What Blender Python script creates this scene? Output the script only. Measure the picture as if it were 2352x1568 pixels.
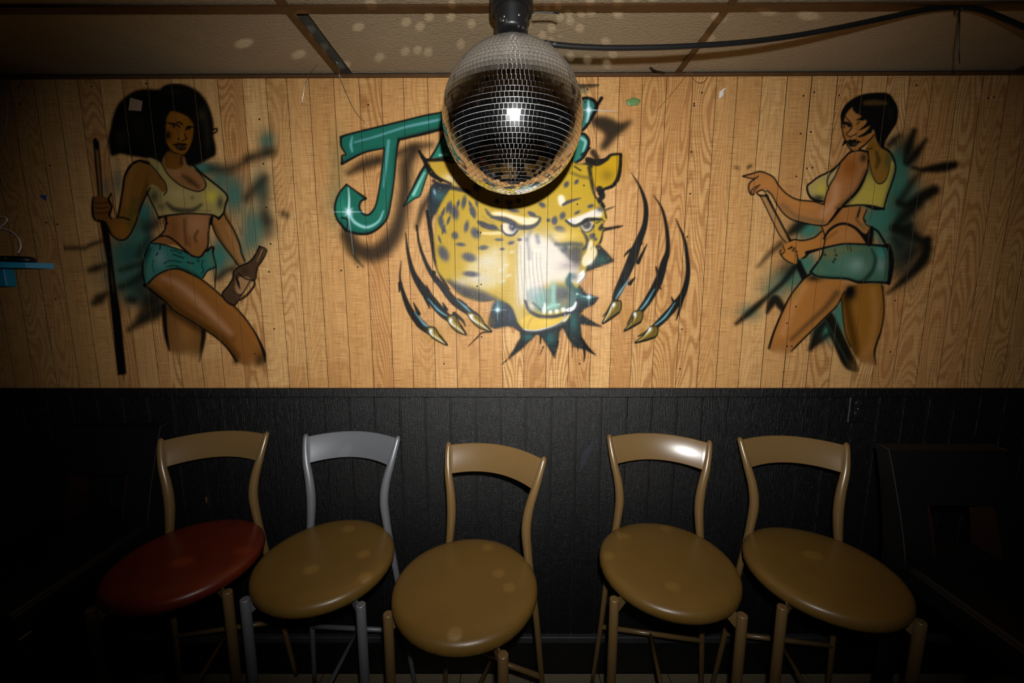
import bpy, bmesh, math, random
import numpy as np
from mathutils import Vector, Matrix

for o in list(bpy.data.objects): bpy.data.objects.remove(o)
S = bpy.context.scene
COL = S.collection
random.seed(5)

# ---------------------------------------------------------------- camera, world, flash, exposure
FPX = 900.0; PITCH = math.radians(7.8); DIST = 1.533; EYE = 1.692          # the back wall is the plane y = 0, the floor z = 0
cd = bpy.data.cameras.new('camera'); cd.sensor_width = 36; cd.lens = FPX*36/2352; cd.clip_start = .02; cd.clip_end = 60
cam = bpy.data.objects.new('camera', cd); COL.objects.link(cam)
cam.location = (0, -DIST, EYE); cam.rotation_euler = (math.pi/2-PITCH, 0, 0)
S.camera = cam

w = bpy.data.worlds.new('world'); S.world = w; w.use_nodes = True
w.node_tree.nodes['Background'].inputs[0].default_value = (.9, .95, 1, 1)
w.node_tree.nodes['Background'].inputs[1].default_value = .004              # a dark bar room

FLASH = Vector((.035, -DIST-.02, EYE+.140))                                   # the flash on top of the camera
fl = bpy.data.lights.new('camera_flash', 'SPOT'); fl.energy = 158; fl.color = (1, .985, .96)
fl.spot_size = math.radians(102); fl.spot_blend = 1.0; fl.shadow_soft_size = .014
fo = bpy.data.objects.new('camera_flash', fl); COL.objects.link(fo)
fo.location = FLASH; fo.rotation_euler = (math.pi/2-math.radians(8), 0, math.radians(-2.2)); fo.scale = (1.38, 1, 1)

S.view_settings.view_transform = 'Standard'; S.view_settings.look = 'None'
S.view_settings.gamma = 1; S.view_settings.use_curve_mapping = False; S.view_settings.exposure = 0.0
S.cycles.caustics_reflective = False; S.cycles.caustics_refractive = False
S.cycles.sample_clamp_indirect = 4
S.cycles.adaptive_threshold = .03; S.cycles.max_bounces = 4; S.cycles.diffuse_bounces = 2; S.cycles.glossy_bounces = 3; S.cycles.transparent_max_bounces = 6; S.cycles.transmission_bounces = 0

# ---------------------------------------------------------------- helpers
def ray(u, v):
    a, b = u-1176, v-784
    return Vector((a, FPX*math.cos(PITCH)-b*math.sin(PITCH), -FPX*math.sin(PITCH)-b*math.cos(PITCH)))
def at_y(u, v, y=0.0):
    d = ray(u, v); return Vector((0, -DIST, EYE))+d*((y+DIST)/d.y)
def at_z(u, v, z):
    d = ray(u, v); return Vector((0, -DIST, EYE))+d*((z-EYE)/d.z)
def srgb(r, g, b):
    f = lambda c: (c/255)/12.92 if c/255 <= .04045 else ((c/255+.055)/1.055)**2.4
    return (f(r), f(g), f(b), 1)
def link(o, parent=None):
    COL.objects.link(o)
    if parent is not None: o.parent = parent
    return o
def tag(o, label, cat, group=None):
    o['label'] = label; o['category'] = cat
    if group: o['group'] = group
    return o
def struct(o): o['kind'] = 'structure'; return o
def empty(name, loc, rz=0):
    o = bpy.data.objects.new(name, None); o.empty_display_size = .05; o.location = loc; o.rotation_euler = (0, 0, rz); return link(o)
class MB:
    """collects verts and faces, then links them as one mesh object"""
    def __init__(s): s.v = []; s.f = []; s.sm = []
    def add(s, V, F, smooth=False):
        n = len(s.v); s.v += [tuple(p) for p in V]; s.f += [tuple(i+n for i in q) for q in F]; s.sm += [smooth]*len(F); return s
    def box(s, a, b, ch=0.0):
        if ch:                                                        # box with chamfered edges on all sides
            bm = bmesh.new(); bmesh.ops.create_cube(bm, size=1)
            for v in bm.verts: v.co = Vector(((a[i]+b[i])/2+v.co[i]*(b[i]-a[i]) for i in range(3)))
            bmesh.ops.bevel(bm, geom=bm.edges[:], offset=ch, segments=1, affect='EDGES', profile=.5)
            bm.verts.index_update(); s.add([v.co[:] for v in bm.verts], [[v.index for v in f.verts] for f in bm.faces]); bm.free(); return s
        (x0, y0, z0), (x1, y1, z1) = a, b
        return s.add([(x0, y0, z0), (x1, y0, z0), (x1, y1, z0), (x0, y1, z0), (x0, y0, z1), (x1, y0, z1), (x1, y1, z1), (x0, y1, z1)],
                     [(0, 3, 2, 1), (4, 5, 6, 7), (0, 1, 5, 4), (1, 2, 6, 5), (2, 3, 7, 6), (3, 0, 4, 7)])
    def tube(s, pts, rad, n=12, cap=True):
        P = [Vector(p) for p in pts]; m = len(P)
        R = [rad]*m if not hasattr(rad, '__len__') else list(rad)
        V = []; F = []; up = None
        for i, p in enumerate(P):
            t = (P[min(i+1, m-1)]-P[max(i-1, 0)]).normalized()
            if up is None:
                up = Vector((0, 0, 1)) if abs(t.z) < .9 else Vector((1, 0, 0))
            u = (up-t*up.dot(t)).normalized(); up = u; v = t.cross(u)
            for k in range(n):
                a = 2*math.pi*k/n; V.append(p+(u*math.cos(a)+v*math.sin(a))*R[i])
        for i in range(m-1):
            for k in range(n):
                F.append((i*n+k, i*n+(k+1) % n, (i+1)*n+(k+1) % n, (i+1)*n+k))
        s.add(V, F, True)
        if cap:
            n0 = len(s.v)-len(V); s.f += [tuple(n0+k for k in reversed(range(n))), tuple(n0+(m-1)*n+k for k in range(n))]; s.sm += [False, False]
        return s
    def lathe(s, prof, n=40, c=(0, 0, 0), wob=None):
        V = []; F = []; m = len(prof)
        for i, (r, z) in enumerate(prof):
            for k in range(n):
                a = 2*math.pi*k/n; rr, zz = (r, z) if wob is None else wob(r, z, a)
                V.append((c[0]+rr*math.cos(a), c[1]+rr*math.sin(a), c[2]+zz))
        for i in range(m-1):
            for k in range(n):
                F.append((i*n+k, i*n+(k+1) % n, (i+1)*n+(k+1) % n, (i+1)*n+k))
        F += [tuple(reversed(range(n))), tuple((m-1)*n+k for k in range(n))]
        return s.add(V, F, True)
    def mesh(s, name, mat=None):
        me = bpy.data.meshes.new(name); me.from_pydata(s.v, [], s.f)
        me.polygons.foreach_set('use_smooth', s.sm); me.update()
        if mat: me.materials.append(mat)
        return me
    def obj(s, name, mat, parent=None, loc=None):
        o = bpy.data.objects.new(name, s.mesh(name, mat))
        if loc is not None: o.location = loc
        return link(o, parent)
def again(src, parent, loc=None):
    o = src.copy()
    if loc is not None: o.location = loc
    return link(o, parent)
def spline(pts, n=8):
    P = [Vector(p) for p in pts]; out = []
    Q = [2*P[0]-P[1]]+P+[2*P[-1]-P[-2]]
    for i in range(len(P)-1):
        a, b, c, d = Q[i:i+4]
        for k in range(n):
            t = k/n; out.append(.5*((2*b)+(c-a)*t+(2*a-5*b+4*c-d)*t*t+(3*b-a-3*c+d)*t**3))
    return out+[P[-1]]

# ---------------------------------------------------------------- materials
class NT:
    def __init__(s, name):
        s.m = bpy.data.materials.new(name); s.m.use_nodes = True; s.t = s.m.node_tree; s.b = s.t.nodes['Principled BSDF']; s.out = s.t.nodes['Material Output']
    def n(s, t, **kw):
        k = s.t.nodes.new(t)
        for a, v in kw.items(): setattr(k, a, v)
        return k
    def l(s, a, b): s.t.links.new(a, b)
    def math(s, op, a, b=None, c=None, clamp=False):
        k = s.n('ShaderNodeMath', operation=op, use_clamp=clamp)
        for i, v in enumerate((a, b, c)):
            if v is None: continue
            if isinstance(v, (int, float)): k.inputs[i].default_value = v
            else: s.l(v, k.inputs[i])
        return k.outputs[0]
    def mix(s, fac, a, b, mode='MIX'):
        k = s.n('ShaderNodeMix', data_type='RGBA', blend_type=mode)
        for i, v in ((0, fac), (6, a), (7, b)):
            if isinstance(v, (int, float)): k.inputs[i].default_value = v
            elif isinstance(v, tuple): k.inputs[i].default_value = v
            else: s.l(v, k.inputs[i])
        return k.outputs[2]
    def ramp(s, fac, *stops):
        k = s.n('ShaderNodeValToRGB'); e = k.color_ramp.elements
        while len(e) < len(stops): e.new(.5)
        for i, (p, c) in enumerate(stops): e[i].position = p; e[i].color = c if isinstance(c, tuple) else (c, c, c, 1)
        s.l(fac, k.inputs[0]); return k.outputs[0]
    def noise(s, vec, scale=1, detail=4, rough=.5, dist=0):
        k = s.n('ShaderNodeTexNoise'); k.inputs['Scale'].default_value = scale; k.inputs['Detail'].default_value = detail; k.inputs['Roughness'].default_value = rough; k.inputs['Distortion'].default_value = dist
        s.l(vec, k.inputs['Vector']); return k.outputs[0]
    def coord(s, sx=1, sy=1, sz=1, off=None):
        c = s.n('ShaderNodeTexCoord'); m = s.n('ShaderNodeMapping'); m.inputs['Scale'].default_value = (sx, sy, sz); s.l(c.outputs['Object'], m.inputs[0])
        if off is not None:
            k = s.n('ShaderNodeCombineXYZ'); s.l(off, k.inputs[0]); s.l(off, k.inputs[1]); s.l(off, k.inputs[2]); s.l(k.outputs[0], m.inputs['Location'])
        return m.outputs[0]
    def bump(s, h, strength=.3, dist=.001, chain=None):
        k = s.n('ShaderNodeBump'); k.inputs['Strength'].default_value = strength; k.inputs['Distance'].default_value = dist; s.l(h, k.inputs['Height'])
        if chain is not None: s.l(chain, k.inputs['Normal'])
        s.l(k.outputs[0], s.b.inputs['Normal']); return k.outputs[0]
    def set(s, **kw):
        for k, v in kw.items(): s.b.inputs[k.replace('_', ' ')].default_value = v
        return s
def plain(name, col, rough=.5, metal=0.0, spec=.5, var=.12, scale=40, bumpd=0.0, bscale=300):
    t = NT(name); n = t.noise(t.coord(), scale, 4)
    lo = tuple(c*(1-var) for c in col[:3])+(1,); hi = tuple(min(1, c*(1+var)) for c in col[:3])+(1,)
    t.l(t.mix(n, lo, hi), t.b.inputs['Base Color']); t.set(Roughness=rough, Metallic=metal); t.b.inputs['Specular IOR Level'].default_value = spec
    if bumpd: t.bump(t.noise(t.coord(), bscale, 3), .5, bumpd)
    return t.m

def relief(t):
    """the printed panel's fine pressed texture: level saw lines and upright pores"""
    saw = t.noise(t.coord(14, 1, 430), 1, 2, .6); pore = t.noise(t.coord(420, 1, 9), 1, 2, .6)
    h = t.math('ADD', t.math('MULTIPLY', saw, .55), t.math('MULTIPLY', pore, .8))
    return t.bump(h, .8, .0009), saw, pore

def wood_panel():
    t = NT('printed_oak_panel'); oi = t.n('ShaderNodeObjectInfo'); rnd = oi.outputs['Random']; off = t.math('MULTIPLY', rnd, 37.0)
    _, saw, pore = relief(t)
    low = t.noise(t.coord(10, 1, 1.7, off), 1, 1, .4)                                     # cathedral figure
    rings = t.math('SINE', t.math('MULTIPLY', low, 150.0))
    rings = t.ramp(t.math('MULTIPLY_ADD', rings, .5, .5), (.0, 0.0), (.55, .25), (.85, 1.0))
    figured = t.ramp(t.math('FRACT', t.math('MULTIPLY', rnd, 7.31)), (.2, .15), (.7, .8))
    grain = t.noise(t.coord(150, 1, 5, off), 1, 3, .65)
    blotch = t.noise(t.coord(5, 1, 3, off), 1, 1)
    base = t.mix(t.ramp(rnd, (.1, 0.0), (.9, 1.0)), srgb(190, 146, 90), srgb(207, 167, 110))
    # the print changes tone at irregular board ends
    cell = t.n('ShaderNodeTexWhiteNoise', noise_dimensions='2D'); cx = t.n('ShaderNodeCombineXYZ'); xyz = t.n('ShaderNodeSeparateXYZ'); tc = t.n('ShaderNodeTexCoord')
    t.l(tc.outputs['Object'], xyz.inputs[0]); t.l(off, cx.inputs[0]); t.l(t.math('FLOOR', t.math('MULTIPLY_ADD', xyz.outputs[2], 1.7, off)), cx.inputs[1]); t.l(cx.outputs[0], cell.inputs[0])
    base = t.mix(t.math('MULTIPLY', cell.outputs[0], .7), base, srgb(174, 126, 72))
    base = t.mix(t.math('MULTIPLY', t.math('MULTIPLY', rings, figured), .9), base, srgb(140, 92, 46))
    base = t.mix(t.ramp(grain, (.45, 0.0), (.72, .5)), base, srgb(146, 100, 56))
    base = t.mix(t.ramp(pore, (.52, 0.0), (.70, .55)), base, srgb(150, 100, 58))
    base = t.mix(t.ramp(saw, (.53, 0.0), (.70, .7)), base, srgb(128, 82, 42))
    base = t.mix(t.ramp(saw, (.26, .35), (.42, 0.0)), base, srgb(232, 192, 142))
    base = t.mix(t.ramp(blotch, (.5, 0.0), (.8, .3)), base, srgb(165, 110, 66))
    t.l(base, t.b.inputs['Base Color']); t.set(Roughness=.5); t.b.inputs['Specular IOR Level'].default_value = .22
    return t.m
def paint_mat():
    t = NT('airbrush_paint'); _, saw, pore = relief(t)
    a = t.n('ShaderNodeAttribute', attribute_name='paint'); tr = t.n('ShaderNodeBsdfTransparent'); mx = t.n('ShaderNodeMixShader')
    thin = t.math('MULTIPLY', t.ramp(saw, (.58, 0.0), (.75, .28)), 1.0)                     # the texture breaks through a thin coat
    t.l(t.math('SUBTRACT', a.outputs['Alpha'], t.math('MULTIPLY', thin, a.outputs['Alpha']), clamp=True), mx.inputs[0])
    t.l(a.outputs['Color'], t.b.inputs['Base Color']); t.set(Roughness=.36); t.b.inputs['Specular IOR Level'].default_value = .14
    t.l(tr.outputs[0], mx.inputs[1]); t.l(t.b.outputs[0], mx.inputs[2]); t.l(mx.outputs[0], t.out.inputs[0])
    return t.m
def black_panel():
    t = NT('black_painted_panel'); rnd = t.n('ShaderNodeObjectInfo').outputs['Random']; off = t.math('MULTIPLY', rnd, 21.0)
    n1 = t.noise(t.coord(90, 1, 420, off), 1, 3, .7); n2 = t.noise(t.coord(420, 1, 20, off), 1, 2)
    t.bump(t.math('ADD', n1, n2), 1.0, .0018)
    scuff = t.ramp(t.noise(t.coord(30, 1, 9, off), 1, 6, .7), (.66, 0.0), (.78, .5))
    t.l(t.mix(scuff, srgb(9, 9, 10), srgb(26, 26, 28)), t.b.inputs['Base Color']); t.set(Roughness=.36); t.b.inputs['Specular IOR Level'].default_value = .55
    return t.m
def ceiling_mat():
    t = NT('textured_ceiling_tile'); rnd = t.n('ShaderNodeObjectInfo').outputs['Random']; off = t.math('MULTIPLY', rnd, 13.0)
    n1 = t.noise(t.coord(110, 170, 110, off), 1, 3, .65); n2 = t.noise(t.coord(5, 5, 5, off), 1, 4)
    t.bump(n1, 1.0, .004)
    c = t.mix(n2, srgb(138, 120, 92), srgb(156, 138, 110)); c = t.mix(t.ramp(t.noise(t.coord(24, 24, 24, off), 1, 6, .7), (.68, 0.0), (.76, .5)), c, srgb(116, 96, 72))
    t.l(c, t.b.inputs['Base Color']); t.set(Roughness=.85); return t.m
def tile_mirror():
    t = NT('mirror_glass'); xyz = t.n('ShaderNodeSeparateXYZ'); tc = t.n('ShaderNodeTexCoord'); t.l(tc.outputs['Normal'], xyz.inputs[0])
    nz = t.noise(t.coord(), 120, 5, .7); up = t.ramp(xyz.outputs[2], (.18, 0.0), (.42, .62), (.75, .78))   # settled dust on what faces up
    fac = t.math('MULTIPLY', up, t.ramp(nz, (.30, .55), (.62, 1.0)), clamp=True)
    film = t.math('MAXIMUM', fac, t.ramp(t.noise(t.coord(), 60, 5, .7), (.60, .0), (.80, .16)))
    d = t.n('ShaderNodeBsdfDiffuse'); d.inputs[0].default_value = srgb(128, 122, 115); mx = t.n('ShaderNodeMixShader')
    t.set(Metallic=1.0, Roughness=.08); t.b.inputs['Base Color'].default_value = (.86, .88, .90, 1)
    t.l(film, mx.inputs[0]); t.l(t.b.outputs[0], mx.inputs[1]); t.l(d.outputs[0], mx.inputs[2]); t.l(mx.outputs[0], t.out.inputs[0]); return t.m
def vinyl(name, col, lo, rough=.36, spec=.5):
    t = NT(name); c = t.coord(); n = t.noise(c, 9, 4); t.l(t.mix(t.ramp(n, (.3, 0.0), (.7, 1.0)), lo, col), t.b.inputs['Base Color'])
    v = t.n('ShaderNodeTexVoronoi'); v.inputs['Scale'].default_value = 420; t.l(c, v.inputs['Vector']); k = t.bump(v.outputs[0], .25, .0004); t.bump(t.noise(c, 18, 1), .12, .002, k)
    t.set(Roughness=rough); t.b.inputs['Specular IOR Level'].default_value = spec; return t.m

M_WOOD = wood_panel(); M_STAIN = plain('dark_stained_groove', srgb(20, 12, 7), .8, 0, .1); M_PAINT = paint_mat(); M_BLACK = black_panel(); M_CEIL = ceiling_mat(); M_MIRROR = tile_mirror()
M_BACK = plain('dark_backing', srgb(16, 10, 6), .8); M_TEE = plain('rusty_brown_ceiling_grid', srgb(70, 45, 20), .5, .0, .4, .35, 30)
M_TRIM = plain('brown_wood_trim', srgb(74, 48, 24), .6, 0, .3, .4, 30); M_GROUT = plain('black_groove', srgb(9, 9, 9), .6)
M_TAN = plain('tan_enamel', srgb(104, 81, 48), .28, 0, .65, .05, 12); M_SILVER = plain('silver_enamel', srgb(112, 114, 118), .38, .3, .5, .08, 500, .0002, 900)
M_SEAT = vinyl('tan_vinyl', srgb(101, 75, 31), srgb(96, 71, 29)); M_RED = vinyl('red_brown_vinyl', srgb(96, 32, 12), srgb(84, 27, 10))
M_BOARD = plain('seat_board', srgb(70, 52, 34), .8); M_BLK = plain('black_plastic', srgb(20, 20, 21), .38); M_CORD = plain('black_rubber', srgb(18, 18, 19), .45, 0, .4)
M_LEATHER = vinyl('black_leather', srgb(9, 9, 9), srgb(6, 6, 6), .55, .25); M_BROWN = vinyl('brown_leather', srgb(40, 20, 12), srgb(34, 16, 9)); M_STITCH = plain('grey_stitching', srgb(22, 22, 22), .8)
M_METAL = plain('steel', srgb(190, 188, 184), .3, 1.0); M_NAIL = plain('dark_nail', srgb(34, 24, 18), .45, .3); M_WIRE = plain('copper_wire', srgb(150, 96, 50), .4, .6)
M_BLUE = plain('blue_paint', srgb(26, 138, 178), .5); M_WHITE = plain('white_plastic', srgb(206, 204, 198), .45); M_PAPER = plain('paper', srgb(128, 104, 86), .8, 0, .3, .15, 90)
M_GREEN = plain('green_gum', srgb(88, 122, 70), .45, 0, .5, .3, 120); M_TAPE = plain('blue_tape', srgb(30, 70, 130), .6); M_CORE = plain('silvery_grout', srgb(150, 148, 145), .3, .3, .6)
M_STRIP = plain('worn_grey_strip', srgb(44, 45, 47), .6, 0, .4, .5, 14); M_GAPFLUFF = plain('dusty_insulation', srgb(70, 70, 62), .95, 0, .2, .5, 160, .004, 300)
def floor_mat():
    t = NT('speckled_floor_tile'); n = t.noise(t.coord(), 140, 5, .7); c = t.mix(t.ramp(n, (.58, 0.0), (.7, .8)), srgb(128, 116, 92), srgb(52, 44, 34)); t.l(c, t.b.inputs['Base Color']); t.set(Roughness=.45); return t.m
M_FLOOR = floor_mat()
# ================================================================ the room
CEIL = 2.456; RAIL = 1.295
def zc(x): return CEIL+.004*x                                                   # the old ceiling sags a little to the left
XL, XR = -2.75, 2.75

wall = struct(MB().box((XL, .006, RAIL-.03), (XR, .09, CEIL+.03)).obj('wall_back', M_BACK))
GROOVES = [-1.734, -1.653, -1.573, -1.494, -1.412, -1.320, -1.233, -1.151, -1.066, -.977, -.892, -.816, -.736, -.646, -.554, -.474, -.394, -.3055, -.2187, -.128, -.038, .047, .135, .224, .312, .390, .473, .560, .655, .741, .816, .906, .996, 1.085, 1.178, 1.270, 1.358, 1.440, 1.524, 1.618, 1.705]
while GROOVES[0] > XL+.09: GROOVES.insert(0, round(GROOVES[0]-random.choice((.079, .084, .089, .093)), 4))
while GROOVES[-1] < XR-.09: GROOVES.append(round(GROOVES[-1]+random.choice((.079, .084, .089, .093)), 4))
edges = [XL]+GROOVES+[XR]
for x0, x1 in zip(edges[:-1], edges[1:]):
    g = .0005 if abs(x0-1.085) > .002 and abs(x1-1.085) > .002 else .0011       # one butt joint between panels is wider
    zt = zc((x0+x1)/2)-.004
    P = [(x0+g, .0062), (x0+g, .0010), (x0+g+.0004, 0), (x1-g-.0004, 0), (x1-g, .0010), (x1-g, .0062)]
    V = [(x, y, z) for z in (RAIL-.012, zt) for x, y in P]
    o = MB().add(V, [(i, i+1, i+7, i+6) for i in range(5)]+[(5, 4, 3, 2, 1, 0), (6, 7, 8, 9, 10, 11)]).obj('plank', M_WOOD, wall)
    o.data.materials.append(M_STAIN); o.data.polygons.foreach_set('material_index', [1, 1, 0, 1, 1, 1, 1])

# nails left in the panelling
nm = MB().lathe([(.0034, .0), (.0034, -.0008), (.0022, -.0016), (.0006, -.0019)], 10).mesh('nail', M_NAIL)
for px, py in ((596, 274), (605, 376), (612, 476), (622, 560), (618, 624), (630, 755), (586, 812), (846, 241), (784, 621), (868, 586), (822, 613), (1097, 533), (1104, 534), (1096, 657), (1105, 653), (1106, 773), (1020, 835), (1331, 835), (1566, 756), (1562, 847), (1578, 544), (1585, 445), (1588, 349), (1594, 243), (1612, 213), (1594, 238), (1845, 220), (1870, 212), (1927, 219), (2105, 196), (1839, 307), (1862, 303),
               (1853, 387), (1866, 385), (1829, 405), (2056, 690), (2045, 808), (1828, 704), (1807, 742), (1808, 795), (1818, 795), (1800, 854), (2269, 225), (2282, 223), (1341, 426), (210, 199), (336, 192), (43, 200), (46, 239), (107, 511), (115, 380), (132, 515), (128, 687), (1349, 205), (1344, 235), (1326, 469)):
    o = bpy.data.objects.new('nail', nm); o.rotation_euler = (-math.pi/2, 0, 0); p = at_y(px, py); o.location = (p.x, 0, p.z); link(o, wall)

# black wainscot below
wain = struct(MB().box((XL, .006, 0), (XR, .09, RAIL-.03)).obj('wall_wainscot', M_GROUT))
k0 = int((XL+.147)/.1016)-1
for k in range(k0, -k0+4):
    x0 = -.147+k*.1016; x1 = x0+.1016
    if x0 < XL or x1 > XR: continue
    a, b = x0+.0042, x1-.0042
    P = [(a, .0062), (a, .0005), (a+.0005, 0), (b-.0005, 0), (b, .0005), (b, .0062)]
    V = [(x, y, z) for z in (.15, RAIL-.03) for x, y in P]
    MB().add(V, [(i, i+1, i+7, i+6) for i in range(5)]+[(5, 4, 3, 2, 1, 0), (6, 7, 8, 9, 10, 11)]).obj('plank', M_BLACK, wain)
struct(MB().box((XL, -.013, RAIL-.036), (XR, .05, RAIL), .002).obj('trim_1', M_BLACK))                 # chair rail
struct(MB().box((XL, -.012, .0), (XR, .05, .155), .002).obj('baseboard_back', M_BLACK))
struct(MB().box((XL, -.018, .155), (XR, .05, .184), .003).obj('trim_2', M_STRIP))
V = []
for x in (XL, -.85, -.3, .2, XR): V += [(x, -.006, zc(x)-.011), (x, .03, zc(x)-.011), (x, .03, zc(x)-.001), (x, -.006, zc(x)-.001)]
struct(MB().add(V, [(4*i+a, 4*i+b, 4*i+4+b, 4*i+4+a) for i in range(4) for a, b in ((0, 1), (1, 2), (2, 3), (3, 0))]).obj('trim_3', M_TRIM))

# floor
floor = struct(MB().box((XL, -3.2, -.08), (XR, .09, -.004)).obj('floor', M_GROUT))
ft = MB().box((.0015, .0015, -.004), (.303, .303, 0.0), .001).mesh('floor_tile', M_FLOOR)
for i in range(-9, 9):
    for j in range(0, 5):
        o = bpy.data.objects.new('floor_tile', ft); o.location = (i*.3048+.08, -.012-(j+1)*.3048, 0); link(o, floor)

# dropped ceiling: slab above, tiles and metal grid
ceil = struct(MB().box((XL, -3.2, CEIL+.06), (XR, .09, CEIL+.1)).obj('ceiling', M_BACK))
TX = [-.622+1.2192*k for k in (-2, -1, 0, 1, 2)]; TY = [.004, -.336, -.946, -1.556, -2.166, -2.776]
for j in range(len(TY)-1):
    for i in range(-1, len(TX)):
        x0 = TX[i] if i >= 0 else XL; x1 = TX[i+1] if i+1 < len(TX) else XR
        if x1-x0 < .05: continue
        if i == 2 and j == 0: x0 += .042                                        # this tile has slipped and leaves a dusty gap
        y1, y0 = TY[j]-.003, TY[j+1]+.003; n = 10
        V = [(x0+.003+(x1-x0-.006)*a/n, y, zc(x0+(x1-x0)*a/n)+dz) for a in range(n+1) for y, dz in ((y0, .006), (y1, .006), (y1, .022), (y0, .022))]
        F = [(4*a, 4*a+1, 4*a+5, 4*a+4) for a in range(n)]+[(4*a+1, 4*a+2, 4*a+6, 4*a+5) for a in range(n)]+[(4*a+2, 4*a+3, 4*a+7, 4*a+6) for a in range(n)]+[(4*a+3, 4*a, 4*a+4, 4*a+7) for a in range(n)]+[(0, 3, 2, 1), (4*n, 4*n+1, 4*n+2, 4*n+3)]
        MB().add(V, F).obj('ceiling_tile', M_CEIL, ceil)
MB().box((TX[2]-.02, TY[1], zc(TX[2])+.022), (TX[2]+.09, TY[0], zc(TX[2])+.03)).obj('insulation_strip', M_GAPFLUFF, ceil)
for x in TX:
    w_ = .0125 if x != TX[3] else .0105
    MB().box((x-w_, TY[-1], zc(x)-.001), (x+w_, TY[0], zc(x)+.004), .0008).add([], []).obj('grid_bar', M_TEE, ceil)
for y in TY[1:]:
    V = [(x, yy, zc(x)+dz) for x in (XL, XR) for yy, dz in ((y-.0135, -.002), (y+.0135, -.002), (y+.0135, .004), (y-.0135, .004))]
    MB().add(V, [(0, 1, 5, 4), (1, 2, 6, 5), (2, 3, 7, 6), (3, 0, 4, 7), (0, 3, 2, 1), (4, 5, 6, 7)]).obj('grid_bar', M_TEE, ceil)
# ---------------------------------------------------------------- airbrush: soft paint computed stroke by stroke
def catmull(pts, closed=False, step=3.0):
    P = np.asarray(pts, float); n = len(P)
    if n < 3:
        return np.linspace(P[0], P[-1], max(2, int(np.hypot(*(P[-1]-P[0]))/step)+1))
    if closed: Q = np.vstack([P[-1:], P, P[:2]]); segs = n
    else: Q = np.vstack([2*P[:1]-P[1:2], P, 2*P[-1:]-P[-2:-1]]); segs = n-1
    out = []
    for i in range(segs):
        a, b, c, d = Q[i], Q[i+1], Q[i+2], Q[i+3]
        k = max(2, int(np.hypot(*(c-b))/step)+1)
        t = np.linspace(0, 1, k, endpoint=False)[:, None]
        out.append(.5*((2*b)+(c-a)*t+(2*a-5*b+4*c-d)*t**2+(3*b-a-3*c+d)*t**3))
    if not closed: out.append(P[-1:])
    return np.vstack(out)

def gblur(m, s):
    if s < .3: return m
    r = int(3*s)+1
    k = np.exp(-.5*(np.arange(-r, r+1)/s)**2); k /= k.sum()
    for ax in (0, 1):
        pad = [(0, 0), (0, 0)]; pad[ax] = (r, r)
        p = np.pad(m, pad); o = np.zeros_like(m); n = m.shape[ax]
        for i, w in enumerate(k):
            o += w*(p[i:i+n] if ax == 0 else p[:, i:i+n])
        m = o
    return m

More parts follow.
